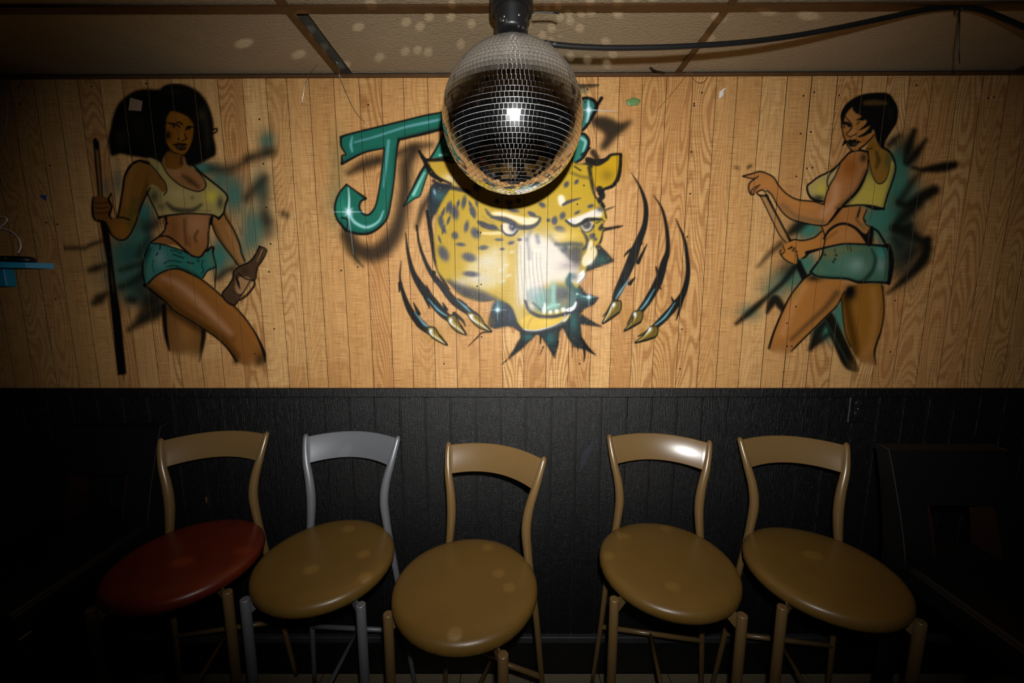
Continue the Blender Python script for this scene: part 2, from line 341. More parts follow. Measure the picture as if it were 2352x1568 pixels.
class Canvas:
    def __init__(s, x0, y0, x1, y1):
        s.x0, s.y0, s.w, s.h = x0, y0, int(x1-x0), int(y1-y0)
        s.rgb = np.zeros((s.h, s.w, 3)); s.a = np.zeros((s.h, s.w)); s.clip = None
        s.rng = np.random.default_rng(int(x0))
    def box(s, P, m):
        a = max(0, int(P[:, 0].min()-s.x0-m)); b = min(s.w, int(P[:, 0].max()-s.x0+m)+2)
        c = max(0, int(P[:, 1].min()-s.y0-m)); d = min(s.h, int(P[:, 1].max()-s.y0+m)+2)
        return a, b, c, d
    def over(s, m, col, a, b, c, d):
        if s.clip is not None: m = m*s.clip[c:d, a:b]
        A = s.a[c:d, a:b]; C = s.rgb[c:d, a:b]
        na = m+A*(1-m)
        s.rgb[c:d, a:b] = (np.array(col)/255.*m[..., None]+C*(A*(1-m))[..., None])/np.maximum(na, 1e-6)[..., None]
        s.a[c:d, a:b] = na
    def mask(s, pts, soft=1.0, sharp=False):
        P = np.asarray(pts, float) if sharp else catmull(pts, True)
        a, b, c, d = s.box(P, 3*soft+2)
        if b <= a or d <= c: return None
        X, Y = np.meshgrid(np.arange(a, b)+s.x0+.5, np.arange(c, d)+s.y0+.5)
        m = np.zeros(X.shape, bool)
        for (x1, y1), (x2, y2) in zip(P, np.roll(P, -1, 0)):
            if y1 == y2: continue
            m ^= ((Y < y1) != (Y < y2)) & (X < (x2-x1)*(Y-y1)/(y2-y1)+x1)
        return gblur(m.astype(float), soft), a, b, c, d
    def fill(s, pts, col, al=1.0, soft=1.0, sharp=False):
        r = s.mask(pts, soft, sharp)
        if r: s.over(r[0]*al, col, *r[1:])
    def setclip(s, pts=None, soft=1.0):
        s.clip = None
        if pts is None: return
        r = s.mask(pts, soft)
        s.clip = np.zeros((s.h, s.w)); s.clip[r[3]:r[4], r[1]:r[2]] = r[0]
    def line(s, pts, w, col=(14, 14, 14), al=1.0, soft=1.0, straight=False):
        soft = max(1.5, soft*1.15)
        P = np.asarray(pts, float)
        S = P if straight else catmull(P)
        L = np.r_[0, np.cumsum(np.hypot(*np.diff(S, axis=0).T))]
        w = np.atleast_1d(np.asarray(w, float))
        if len(w) == len(P) and len(P) > 1 and not straight:
            k = [np.argmin(((S-q)**2).sum(1)) for q in P]; W = np.interp(L, L[k], w)
        else: W = np.interp(L/max(L[-1], 1e-6), np.linspace(0, 1, len(w)), w)
        W = W/2
        a, b, c, d = s.box(S, W.max()+3*soft+2)
        if b <= a or d <= c: return
        D = np.full((d-c, b-a), 1e3)
        for i in range(len(S)-1):
            p, q = S[i], S[i+1]; mg = max(W[i], W[i+1])+3*soft+2
            i0 = max(a, int(min(p[0], q[0])-s.x0-mg)); i1 = min(b, int(max(p[0], q[0])-s.x0+mg)+2)
            j0 = max(c, int(min(p[1], q[1])-s.y0-mg)); j1 = min(d, int(max(p[1], q[1])-s.y0+mg)+2)
            if i1 <= i0 or j1 <= j0: continue
            X, Y = np.meshgrid(np.arange(i0, i1)+s.x0+.5, np.arange(j0, j1)+s.y0+.5)
            v = q-p; t = np.clip(((X-p[0])*v[0]+(Y-p[1])*v[1])/max(v@v, 1e-9), 0, 1)
            dd = np.hypot(X-p[0]-t*v[0], Y-p[1]-t*v[1])-(W[i]+t*(W[i+1]-W[i]))
            sl = D[j0-c:j1-c, i0-a:i1-a]; np.minimum(sl, dd, out=sl)
        t = np.clip((soft-D)/(2*soft), 0, 1)
        s.over(al*t*t*(3-2*t), col, a, b, c, d)
    def blob(s, c, rx, ry, col, al=1.0, ang=0, power=2.0):
        R = 2.2*max(rx, ry); P = np.array([[c[0]-R, c[1]-R], [c[0]+R, c[1]+R]])
        a, b, e, d = s.box(P, 0)
        if b <= a or d <= e: return
        X, Y = np.meshgrid(np.arange(a, b)+s.x0+.5-c[0], np.arange(e, d)+s.y0+.5-c[1])
        ca, sa = math.cos(math.radians(ang)), math.sin(math.radians(ang))
        u, v = (X*ca+Y*sa)/rx, (-X*sa+Y*ca)/ry
        s.over(al*np.exp(-((u*u+v*v)**(power/2))), col, a, b, e, d)
    def erase(s, c, rx, ry, al=1.0):
        X, Y = np.meshgrid(np.arange(s.w)+s.x0-c[0], np.arange(s.h)+s.y0-c[1]); s.a *= 1-al*np.exp(-((X/rx)**2+(Y/ry)**2))
    def star(s, c, r, col=(215, 235, 245), al=.9):
        for k, f_ in ((0, 1), (90, 1.1), (45, .35), (135, .35)):
            dx, dy = math.cos(math.radians(k))*r*f_, math.sin(math.radians(k))*r*f_
            s.line([(c[0]-dx, c[1]-dy), c, (c[0]+dx, c[1]+dy)], [.3, 2.2, .3], col, al*.8, 1.4)
        s.blob(c, r*.22, r*.22, col, al)

def frame(ox, oy, sc):
    return lambda *v: [(ox+v[i]/sc, oy+v[i+1]/sc) for i in range(0, len(v), 2)]
A_ = frame(180, 160, 4.3556); B_ = frame(180, 500, 3.92); F_ = frame(360, 220, 9.8)
C_ = frame(1660, 180, 4.0552); D_ = frame(1660, 500, 4.0552); G_ = frame(1920, 230, 11.2)
E_ = frame(740, 180, 3.409); H_ = frame(1160, 180, 3.409); J_ = frame(880, 500, 3.1784)
K_ = frame(1080, 440, 6.9176); M_ = frame(1160, 580, 7.8385)
INK = (13, 14, 15)

def paint_cue_woman():
    c = Canvas(195, 180, 690, 890); L = c.line; FILL = c.fill
    TEAL = (70, 140, 124); GREY = (58, 62, 56)
    # sprayed cloud behind
    for p, rx, ry, al in ((A_(1240, 985), 30, 14, .75), (A_(1560, 1260), 24, 40, .6), (A_(1420, 1100), 26, 26, .5), (A_(1890, 720), 17, 24, .55),
                          (A_(1830, 1180), 20, 40, .45), (B_(1600, 60), 32, 36, .55), (B_(1420, 330), 30, 30, .45), (B_(1560, 200), 22, 22, .4),
                          (B_(1270, 350), 18, 40, .7), (A_(660, 1440), 20, 30, .85), (B_(420, 330), 40, 40, .7), (B_(450, 540), 45, 30, .6), (B_(560, 200), 26, 44, .7),
                          (B_(520, 690), 34, 24, .5), (A_(390, 1120), 10, 30, .35), (A_(280, 1180), 8, 20, .3)):
        c.blob(p[0], rx*1.1, ry*1.1, TEAL, min(.92, al*1.3))
    for pts, w, al, so in ((A_(1330, 990, 1480, 1000, 1600, 960, 1720, 880), [10, 12, 10, 8], .65, 8), (A_(1700, 890, 1800, 860, 1940, 820), [10, 16, 8], .7, 8),
                           (A_(1690, 1280, 1760, 1200, 1860, 1090), [12, 16, 10], .65, 8), (A_(1870, 1440, 1900, 1520), 12, .5, 8), (A_(2050, 1440, 2090, 1460), 9, .6, 5),
                           (B_(1690, 20, 1720, 130), 16, .45, 9), (B_(1260, 540, 1330, 480, 1390, 460), 9, .7, 5),
                           (B_(60, 275, 120, 240, 210, 210), [5, 7, 4], .7, 4), (B_(110, 470, 160, 455, 250, 425), [9, 12, 5], .8, 5), (B_(145, 765, 190, 730, 260, 680), [10, 18, 6], .8, 5),
                           (B_(380, 470, 470, 445, 560, 415), [5, 8, 6], .7, 5), (B_(380, 625, 480, 580, 600, 500), [8, 12, 14], .75, 6), (B_(460, 735, 500, 740), 11, .75, 5),
                           (B_(460, 1005, 560, 930, 680, 860, 780, 800), [6, 16, 24, 16], .85, 6), (B_(560, 880, 640, 760, 700, 700), [8, 24, 30], .7, 8), (B_(540, 330, 580, 260, 640, 180), [8, 14, 10], .6, 6),
                           (B_(620, 100, 720, 40), 12, .5, 6)):
        L(pts, np.asarray(w)*1.3, (26, 32, 28), al*.92, so*1.7)
    for p, rx, ry, al in ((B_(560, 640), 26, 30, .5), (B_(480, 330), 26, 34, .3), (B_(600, 420), 14, 40, .45), (B_(680, 760), 24, 20, .55), (A_(1860, 1260), 16, 40, .35), (A_(1900, 820), 16, 12, .35), (B_(620, 60), 26, 20, .4)):
        c.blob(p[0], rx, ry, (24, 32, 28), al)
    # cue
    FILL(A_(150, 700, 200, 710, 245, 1290, 205, 1290), (150, 112, 66), .7, 1.2, True)
    L(A_(155, 710, 180, 1000, 208, 1290), 3, INK, .9, 1.5); L(A_(200, 720, 225, 1000, 242, 1290), 2.6, INK, .85, 1.5)
    L(A_(172, 700, 185, 780), [7, 9], INK, .95, 2)
    FILL(B_(195, 30, 268, 30, 330, 560, 378, 850, 432, 1405, 355, 1415, 285, 700, 262, 400), INK, .98, 1.6, True)
    L(B_(290, 420, 305, 560, 320, 680), [1, 5, 2], (120, 95, 60), .6, 1.5)
    L(B_(400, 1380, 412, 1470), [4, 1], INK, .6, 2)
    # back leg
    leg = B_(775, 760, 900, 850, 1060, 950, 1140, 1000, 1130, 1100, 1100, 1230, 1000, 1250, 900, 1230, 830, 1190, 795, 1080, 772, 930)
    FILL(leg, (150, 96, 40), .75, 5); c.setclip(leg, 2)
    c.blob(B_(960, 1050)[0], 26, 50, (190, 128, 66), .7); L(B_(840, 820, 1000, 930, 1130, 1010), 18, (60, 36, 12), .7, 9); c.setclip()
    L(B_(772, 790, 780, 950, 795, 1080, 822, 1195), [10, 9, 8, 3], INK, .92, 2.5); L(B_(1128, 985, 1126, 1080, 1110, 1180, 1090, 1295), [9, 10, 8, 3], INK, .85, 3)
    # hair
    hair = A_(300, 700, 322, 600, 350, 470, 400, 350, 480, 270, 580, 212, 700, 196, 810, 200, 860, 160, 960, 138, 1080, 158, 1190, 212, 1270, 300, 1325, 420, 1355, 550, 1352, 660, 1372, 760, 1372, 850, 1310, 890, 1200, 945, 1090, 965, 1000, 940, 860, 960, 800, 955, 740, 900, 640, 878, 500, 855, 420, 838, 335, 862, 312, 780)
    FILL(hair, (12, 12, 12), .985, 2.6)
    L(A_(1345, 600, 1385, 590, 1382, 620, 1350, 640), 3.5, INK, .9, 1.2)
    for p, rx, ry, al in ((A_(1235, 450), 10, 16, .4), (A_(1280, 560), 8, 30, .25), (A_(600, 560), 18, 30, .16), (A_(430, 690), 14, 22, .28), (A_(960, 220), 16, 6, .22), (A_(520, 400), 10, 24, .15), (A_(1300, 720), 8, 26, .2)):
        c.blob(p[0], rx, ry, (120, 100, 66), al)
    # far arm, belly, near arm
    far = A_(1430, 1420, 1480, 1420, 1540, 1568)+B_(1400, 110, 1450, 230, 1470, 320, 1500, 390, 1435, 430, 1380, 345, 1300, 240, 1230, 120, 1210, 30)
    FILL(far, (176, 116, 58), .85, 2); c.setclip(far, 1.5)
    L(B_(1215, 60, 1300, 230, 1440, 430), 7, (96, 58, 20), .6, 5); L(B_(1340, 80, 1420, 250, 1470, 390), 6, (205, 146, 90), .5, 4); c.setclip()
    belly = A_(850, 1440, 1100, 1430, 1330, 1440)+B_(1195, 40, 1170, 130, 1165, 250, 1120, 340, 1070, 365, 1000, 330, 930, 270, 860, 240, 760, 240, 660, 225, 730, 165, 785, 100)
    FILL(belly, (172, 108, 58), .92, 2); c.setclip(belly, 1.5)
    c.blob(B_(1060, 60)[0], 30, 30, (205, 150, 108), .55); c.blob(B_(860, 120)[0], 12, 34, (120, 74, 26), .5)
    for p, w, al in ((B_(955, 20, 960, 130, 975, 240), 5, .6), (B_(1075, 120, 1050, 170, 1060, 215), 4, .75), (B_(1000, 180, 1010, 260), 3, .35)):
        L(p, w, (70, 42, 14), al, 4)
    c.blob(B_(1080, 310)[0], 14, 14, (150, 110, 40), .5); c.setclip()
    arm = A_(700, 915, 610, 912, 530, 955, 468, 1060, 445, 1200, 420, 1350, 395, 1470, 310, 1490)+B_(252, 50, 300, 150, 345, 190, 385, 200, 430, 190, 475, 135, 515, 50)+A_(605, 1440, 650, 1320, 700, 1205, 740, 1140, 790, 1050, 760, 960)
    FILL(arm, (152, 98, 36), .93, 2); c.setclip(arm, 1.5)
    L(A_(560, 960, 500, 1150, 480, 1350), 9, (186, 126, 56), .6, 8); L(A_(730, 1010, 690, 1180, 600, 1420), 12, (74, 48, 14), .75, 8)
    L(A_(560, 1300, 530, 1450, 520, 1560), 12, (70, 84, 24), .5, 9); c.blob(B_(385, 110)[0], 16, 18, (182, 112, 34), .7); c.setclip()
    # chest and vest
    chest = A_(840, 940, 880, 850, 1050, 860, 1090, 950, 1180, 1000, 1240, 1070, 1275, 1140, 1260, 1190, 1200, 1215, 1100, 1192, 1000, 1142, 900, 1050)
    FILL(chest, (166, 112, 62), .96, 1.5); c.setclip(chest, 1.2)
    c.blob(A_(970, 1020)[0], 16, 12, (196, 142, 96), .5); L(A_(1050, 1060, 1120, 1110, 1200, 1170), [5, 12, 6], (62, 44, 26), .8, 6); L(A_(880, 860, 900, 960), 10, (80, 48, 10), .7, 5); c.setclip()
    FILL(A_(700, 920, 770, 985, 830, 1060, 880, 1140, 895, 1220, 850, 1260, 760, 1230, 700, 1180), (140, 92, 40), .93, 2)
    vest = A_(692, 885, 760, 895, 845, 950, 905, 1050, 1000, 1142, 1100, 1192, 1200, 1217, 1262, 1192, 1278, 1140, 1240, 1068, 1170, 985, 1210, 1010, 1300, 1090, 1390, 1165, 1465, 1232, 1492, 1285, 1472, 1350, 1455, 1420, 1408, 1485, 1330, 1452, 1100, 1440, 870, 1462, 805, 1475, 765, 1390, 715, 1290, 690, 1210, 730, 1150, 790, 1170, 850, 1230, 886, 1200, 868, 1130, 815, 1050, 750, 975)
    FILL(vest, (188, 166, 98), .93, 1.5); c.setclip(vest, 1.2)
    c.blob(A_(1330, 1270)[0], 17, 15, (232, 208, 74), .85); c.blob(A_(760, 970)[0], 10, 12, (150, 150, 96), .5); c.blob(A_(990, 1250)[0], 26, 14, (214, 190, 130), .5)
    L(A_(890, 1340, 960, 1395, 1070, 1412, 1160, 1400, 1230, 1350), [6, 10, 11, 9, 4], (48, 44, 34), .8, 5)
    c.blob(A_(1420, 1330)[0], 8, 15, (60, 58, 50), .75); c.blob(A_(760, 1270)[0], 12, 18, (58, 52, 40), .7); c.blob(A_(830, 1370)[0], 10, 8, (70, 64, 44), .5)
    L(A_(1200, 1410, 1330, 1415), 2, (90, 84, 60), .5, 1.5); c.blob(A_(1140, 1280)[0], 4, 4, (70, 64, 50), .5); c.setclip()
    for p, w in ((A_(838, 945, 900, 1050, 1000, 1142, 1100, 1192, 1200, 1217, 1262, 1192, 1278, 1140, 1240, 1068, 1175, 1000), 2.6), (A_(700, 930, 770, 1000, 830, 1080, 868, 1130, 886, 1210, 855, 1255), 2.2),
                 (A_(805, 1480, 900, 1458, 1100, 1440, 1320, 1450, 1405, 1485), [6, 4, 3, 3.4, 6]), (A_(1150, 955, 1250, 1050, 1390, 1162, 1468, 1232, 1494, 1285, 1472, 1350, 1455, 1430, 1405, 1490), [4, 5, 4, 4, 5, 4, 4, 6]),
                 (A_(690, 1215, 715, 1290, 765, 1390, 810, 1490), 3), (A_(700, 935, 610, 912, 530, 955, 468, 1060, 445, 1200, 420, 1350, 395, 1475), [7, 5, 6, 4.5, 4, 4, 4]),
                 (A_(720, 1180, 650, 1320, 605, 1440)+B_(515, 50, 475, 135, 430, 190, 385, 202, 345, 190, 300, 150, 255, 55), 3.4), (A_(395, 1478, 450, 1480, 510, 1500), 3.4),
                 (A_(1340, 1470, 1330, 1540), 6), (A_(870, 1480, 890, 1540), 4), (A_(1455, 1430, 1490, 1500, 1535, 1568)+B_(1400, 110, 1450, 230, 1470, 320, 1500, 390), 3.2), (B_(1195, 30, 1240, 150, 1320, 270, 1400, 370, 1440, 430), 3),
                 (B_(795, 0, 780, 105, 725, 170, 650, 222), 3.6), (B_(1190, 0, 1172, 140, 1165, 260, 1110, 352), 3.4)):
        L(p, w, INK, .94, 1.3)
    L(B_(735, 168, 800, 166, 870, 208, 950, 282, 1030, 345, 1100, 352, 1145, 290), [3, 4, 4, 4.5, 5, 5, 3], INK, .95, 1.3)
    # neck, face
    FILL(A_(885, 820, 1040, 830, 1035, 900, 1050, 960, 960, 1000, 860, 950, 890, 900), (128, 78, 18), .9, 1.6)
    L(A_(1035, 850, 1030, 940), 6, (40, 24, 8), .7, 4)
    face = F_(330, 340, 450, 362, 560, 402, 680, 460, 770, 540, 822, 630, 835, 720, 825, 840, 808, 970, 770, 1085, 720, 1200, 640, 1300, 540, 1312, 430, 1290, 330, 1230, 260, 1150, 212, 1020, 200, 900, 208, 700, 222, 520, 265, 415)
    FILL(face, (150, 92, 20), .98, 1.3); c.setclip(face, 1)
    c.blob(F_(500, 480)[0], 16, 9, (168, 106, 28), .6); c.blob(F_(560, 900)[0], 6, 14, (172, 108, 36), .6); c.blob(F_(420, 850)[0], 9, 10, (166, 86, 16), .5); c.blob(F_(760, 880)[0], 6, 12, (150, 76, 12), .6)
    c.blob(F_(250, 890)[0], 8, 10, (14, 12, 8), .85); c.blob(F_(820, 520)[0], 7, 8, (60, 30, 8), .6); c.setclip()
    for p, w, al in ((F_(240, 600, 340, 632, 440, 640, 490, 676, 535, 725), [2, 4.5, 4.5, 3.2, 1.5], .95), (F_(440, 592, 520, 602, 575, 645), [1.5, 4, 3.5], .9), (F_(655, 775, 690, 712, 760, 698, 850, 710), [2, 4.5, 5, 2], .95),
                     (F_(630, 845, 650, 910, 676, 960, 620, 995, 570, 1025), [1.5, 2.6, 2.8, 2.2, 1.6], .92), (F_(478, 960, 505, 990), 3, .85), (F_(470, 740, 490, 950), 1, .5), (F_(500, 790, 560, 812), 1, .4),
                     (F_(230, 1100, 330, 1235, 430, 1292, 500, 1310), 2.4, .9), (F_(430, 1350, 450, 1390), 1.5, .4)):
        L(p, w, INK, al, .9)
    c.blob(F_(392, 690)[0], 3.4, 3.2, INK, 1); c.blob(F_(725, 735)[0], 4, 3.6, INK, .9)
    FILL(F_(355, 1092, 430, 1078, 490, 1050, 555, 1072, 630, 1066, 692, 1112, 630, 1132, 530, 1120, 430, 1134), (22, 16, 10), .95, .8)
    FILL(F_(425, 1142, 520, 1128, 640, 1146, 664, 1180, 600, 1222, 500, 1216, 448, 1180), (54, 38, 22), .95, .8); L(F_(440, 1170, 520, 1215, 620, 1215, 664, 1175), 2, INK, .9, .9)
    # hand on cue
    hand = A_(150, 1285, 230, 1270, 300, 1290, 330, 1340, 325, 1430, 300, 1490, 240, 1515, 165, 1490, 142, 1400)
    FILL(hand, (140, 84, 36), .97, 1.5)
    for y in (1330, 1380, 1430): L(A_(165, y, 230, y+6, 300, y-4), 2, (44, 26, 10), .85, 1.2)
    L(A_(330, 1235, 305, 1300, 335, 1370, 310, 1450, 330, 1490), [3, 5, 4, 5, 3], INK, .92, 1.4); L(A_(150, 1280, 142, 1400, 165, 1495, 250, 1520), 5, INK, .9, 2); L(A_(335, 1250, 360, 1400, 380, 1480), 2, INK, .7, 1.5)
    # shorts
    shorts = B_(655, 230, 750, 240, 850, 268, 950, 302, 1030, 350, 1090, 362, 1140, 330, 1180, 282, 1215, 300, 1240, 440, 1165, 480, 1135, 530, 1090, 552, 1010, 502, 900, 462, 800, 472, 700, 522, 605, 600, 582, 500, 580, 420, 600, 340)
    FILL(shorts, (48, 128, 112), .97, 1.4); c.setclip(shorts, 1.2)
    c.blob(B_(735, 360)[0], 17, 24, (140, 168, 166), .75); c.blob(B_(640, 480)[0], 12, 20, (104, 150, 140), .4); L(B_(590, 560, 590, 420, 640, 280), 9, (18, 60, 52), .7, 5)
    L(B_(900, 450, 1010, 490, 1090, 540), 8, (16, 58, 50), .6, 4); c.blob(B_(1190, 380)[0], 10, 18, (110, 140, 104), .5); c.setclip()
    for p, w in ((B_(770, 412, 830, 386, 930, 400), 1.8), (B_(830, 292, 880, 298, 930, 325), 1.8), (B_(855, 328, 900, 345, 950, 362), 2.2), (B_(800, 440, 860, 430, 900, 440), 1.6), (B_(980, 400, 1040, 412), 2.5), (B_(1125, 380, 1112, 430, 1128, 470, 1108, 505), 1.8),
                 (B_(1068, 385, 1080, 372, 1094, 388, 1080, 400, 1068, 386), 1.2), (B_(655, 228, 750, 238, 850, 266, 950, 302, 1030, 348), 3), (B_(640, 240, 600, 340, 580, 420, 582, 510, 605, 610), 3.6),
                 (B_(1160, 300, 1190, 270, 1215, 270, 1215, 330, 1240, 440, 1235, 560, 1230, 640), [5, 6, 6, 3, 3, 2.6, 2]), (B_(1240, 440, 1165, 475, 1120, 540), 3), (B_(740, 246, 735, 285), 2.6), (B_(715, 315, 705, 335), 2.6), (B_(675, 380, 670, 430, 680, 490), 1.0)):
        L(p, w, INK, .88, 1.0)
    # near thigh
    th = B_(640, 620, 700, 525, 800, 475, 900, 462, 1010, 504, 1110, 556, 1220, 642, 1300, 712, 1400, 792, 1500, 902, 1590, 1032, 1640, 1132, 1670, 1240, 1640, 1330, 1560, 1340, 1460, 1310, 1400, 1240, 1340, 1160, 1250, 1088, 1130, 1000, 1040, 940, 900, 862, 780, 750)
    FILL(th, (170, 106, 46), .9, 2.2); c.setclip(th, 1.5)
    L(B_(660, 640, 800, 740, 960, 860, 1130, 970, 1300, 1090, 1420, 1240), 15, (86, 50, 12), .8, 9); L(B_(790, 640, 900, 740, 1060, 840, 1230, 940, 1400, 1100), 6, (100, 62, 30), .5, 8)
    L(B_(760, 540, 900, 600, 1060, 730, 1230, 900, 1370, 1040), [8, 16, 18, 16, 8], (214, 158, 118), .75, 9); L(B_(960, 520, 1150, 640, 1330, 780, 1500, 960, 1600, 1120), 8, (180, 112, 40), .6, 6); c.setclip()
    L(B_(600, 608, 640, 580, 700, 522, 800, 472, 900, 460, 1010, 502, 1110, 556, 1220, 642, 1300, 712, 1400, 792, 1500, 902, 1590, 1032, 1640, 1132, 1675, 1230, 1680, 1300), [6, 4, 3, 3, 4, 4, 3, 3, 3, 3, 3, 3, 5, 8, 3], INK, .94, 1.4)
    L(B_(595, 605, 640, 640, 780, 750, 870, 838, 1040, 940, 1130, 1000, 1250, 1082, 1350, 1182, 1425, 1290), [7, 5, 4, 3.4, 3, 3, 3, 4, 6], INK, .94, 1.4)
    c.blob(B_(1640, 1290)[0], 11, 18, (50, 34, 18), .7); c.blob(B_(1420, 1290)[0], 8, 8, (50, 34, 18), .6)
    c.erase(B_(1560, 1390)[0], 34, 26, .95); c.erase(B_(970, 1270)[0], 34, 22, .95)
    # bottle and hand
    FILL(B_(1630, 258, 1692, 292, 1650, 390, 1612, 450, 1590, 550, 1500, 640, 1450, 735, 1400, 785, 1330, 745, 1298, 680, 1350, 615, 1390, 545, 1398, 480, 1450, 438, 1545, 392, 1600, 320), (88, 62, 42), .96, 1.2, True)
    FILL(B_(1415, 590, 1440, 540, 1500, 530, 1560, 560, 1520, 640, 1465, 690, 1420, 670), (196, 146, 98), .95, 1.4); L(B_(1420, 520, 1440, 590, 1455, 640), [4, 6, 2], INK, .95, 1.2); L(B_(1400, 660, 1440, 690, 1470, 690), 2, INK, .8, 1)
    L(B_(1585, 560, 1580, 610, 1520, 690, 1450, 735), [2.5, 4, 5, 3], (96, 66, 44), .95, 1.5)
    for p, w in ((B_(1630, 255, 1695, 292, 1655, 385, 1612, 450, 1595, 550, 1560, 560, 1500, 545, 1440, 500), 3), (B_(1630, 258, 1600, 325, 1545, 395, 1450, 440, 1400, 485, 1392, 545, 1350, 615, 1298, 682, 1330, 748, 1400, 787, 1450, 735), 3.4), (B_(1585, 560, 1590, 610, 1520, 700, 1460, 745), 2), (B_(1545, 570, 1500, 650, 1465, 700), 2), (B_(1640, 300, 1600, 400), 1)):
        L(p, w, INK, .93, 1.1)
    c.rgb *= .76; L(B_(1655, 290, 1610, 390), 3, (176, 138, 96), .6, 1.5); c.blob(B_(1500, 480)[0], 8, 8, (50, 34, 24), .7); c.blob(B_(1400, 720)[0], 6, 8, (60, 44, 32), .6)
    return c

def paint_turning_woman():
    c = Canvas(1680, 195, 2220, 870); L = c.line; FILL = c.fill
    TEAL = (66, 132, 112)
    for p, rx, ry, al in ((C_(1650, 780), 24, 40, .7), (C_(1620, 1000), 26, 44, .85), (C_(1420, 1330), 36, 36, .85), (C_(1560, 1280), 34, 44, .6), (D_(800, 110), 32, 22, .85), (D_(1080, 900), 16, 44, .9), (D_(640, 560), 40, 24, .55), (D_(480, 680), 30, 22, .4),
                          (D_(780, 430), 24, 24, .6), (D_(960, 1050), 26, 22, .8), (D_(250, 880), 24, 18, .4), (D_(1640, 200), 34, 60, .55), (C_(1780, 1080), 30, 30, .4), (D_(700, 350), 24, 24, .3)):
        c.blob(p[0], rx*1.1, ry*1.1, TEAL, min(.92, al*1.3))
    c.blob(D_(1700, 320)[0], 28, 54, (74, 70, 52), .7); c.blob(C_(1760, 700)[0], 18, 30, (58, 56, 46), .45)
    for p, w, al, so in ((C_(1540, 620, 1590, 580, 1640, 535), [8, 12, 7], .7, 5), (C_(1690, 780, 1730, 640, 1780, 490), [4, 12, 10], .85, 4), (C_(1720, 790, 1800, 700, 1890, 575), [10, 13, 6], .85, 4), (C_(1770, 830, 1850, 850, 1950, 840, 2060, 825, 2150, 808), [4, 6, 14, 17, 14], .92, 4),
                         (C_(1860, 860, 1760, 970, 1640, 1150), [4, 10, 8], .7, 6), (C_(1640, 1160, 1720, 1180, 1840, 1110, 1970, 1040), [8, 12, 20, 18], .92, 5), (C_(1590, 1400, 1680, 1290, 1820, 1170), [12, 18, 16], .85, 6), (D_(1590, 90, 1680, 110, 1740, 70), [8, 16, 10], .85, 5),
                         (D_(1620, 100, 1740, 150, 1850, 210, 1920, 200), [14, 18, 14, 8], .85, 6), (D_(1905, 215, 1900, 300, 1860, 400, 1760, 510, 1650, 610, 1540, 700), [12, 18, 20, 14, 9, 2], .93, 5), (D_(1600, 190, 1640, 260), 10, .6, 7), (D_(1720, 360, 1800, 300, 1860, 260), 16, .6, 8),
                         (D_(330, 450, 430, 340, 540, 240), [3, 8, 10], .65, 5), (D_(125, 985, 240, 890, 330, 810, 430, 720, 560, 600, 670, 460), [5, 10, 11, 6, 8, 12], .9, 3.5), (D_(415, 880, 450, 800, 490, 760, 540, 820, 560, 860), [5, 14, 16, 14, 8], .92, 3), (C_(620, 1440, 690, 1390, 770, 1340), [10, 18, 12], .85, 5),
                         (D_(815, 1220, 860, 1130, 900, 1040, 960, 960), [8, 14, 15, 9], .9, 3.5), (D_(830, 1200, 920, 1130, 990, 1080), [4, 9, 6], .8, 4), (C_(120, 830, 140, 835), 6, .4, 3), (C_(235, 830, 260, 815), 5, .6, 2.5)):
        L(p, np.asarray(w)*1.25, (20, 22, 18), al*.95, so*1.6)
    for p, rx, ry, al in ((C_(1700, 640), 24, 30, .4), (C_(1680, 1180), 24, 30, .4), (D_(1700, 170), 34, 40, .5), (D_(1640, 420), 24, 40, .35), (D_(880, 1090), 14, 22, .5), (D_(600, 480), 20, 24, .4)):
        c.blob(p[0], rx, ry, (28, 30, 24), al)
    # cue
    FILL(C_(345, 1080, 405, 1075, 610, 1460, 535, 1465), (196, 146, 90), .75, 1.2, True); FILL(D_(440, -10, 520, -10, 630, 220, 575, 240), (186, 134, 80), .75, 1.2, True)
    L(C_(345, 1085, 440, 1280, 530, 1460)+D_(600, 240), 2.2, INK, .92, 1); L(C_(405, 1085, 500, 1270, 600, 1460)+D_(630, 215), [6, 4, 4, 7], INK, .93, 1.2)
    FILL(D_(665, 410, 720, 390, 785, 530, 735, 580), INK, .95, 1.4, True); FILL(D_(945, 930, 1010, 880, 1100, 1050, 1180, 1210, 1265, 1415, 1200, 1425, 1120, 1370, 1030, 1170), (22, 20, 12), .94, 2.2)
    L(D_(960, 960, 1060, 1150, 1160, 1340), 4, (60, 96, 84), .5, 3); c.blob(D_(1190, 1370)[0], 8, 10, (90, 66, 30), .6)
    # legs
    r = D_(1150, 640, 1260, 620, 1480, 620, 1500, 780, 1496, 920, 1470, 1060, 1435, 1160, 1412, 1260, 1420, 1360, 1330, 1370, 1260, 1310, 1190, 1200, 1145, 1090, 1122, 950, 1110, 770)
    FILL(r, (164, 106, 34), .92, 2.5); c.setclip(r, 1.5)
    L(D_(1130, 700, 1180, 950, 1240, 1250), 18, (74, 44, 6), .8, 9); c.blob(D_(1180, 680)[0], 15, 20, (12, 10, 6), .95); L(D_(1400, 680, 1420, 900, 1380, 1200), 18, (196, 134, 72), .6, 10); c.blob(D_(1330, 1280)[0], 18, 20, (206, 142, 84), .5); c.setclip()
    l = D_(830, 530, 780, 545, 715, 615, 640, 712, 580, 822, 530, 935, 470, 1085, 430, 1205, 480, 1260, 580, 1270, 635, 1245, 750, 1130, 860, 1022, 960, 922, 1060, 822, 1112, 742, 1170, 650, 1270, 605, 1100, 572, 900, 562)
    FILL(l, (190, 122, 56), .92, 2.2); c.setclip(l, 1.5)
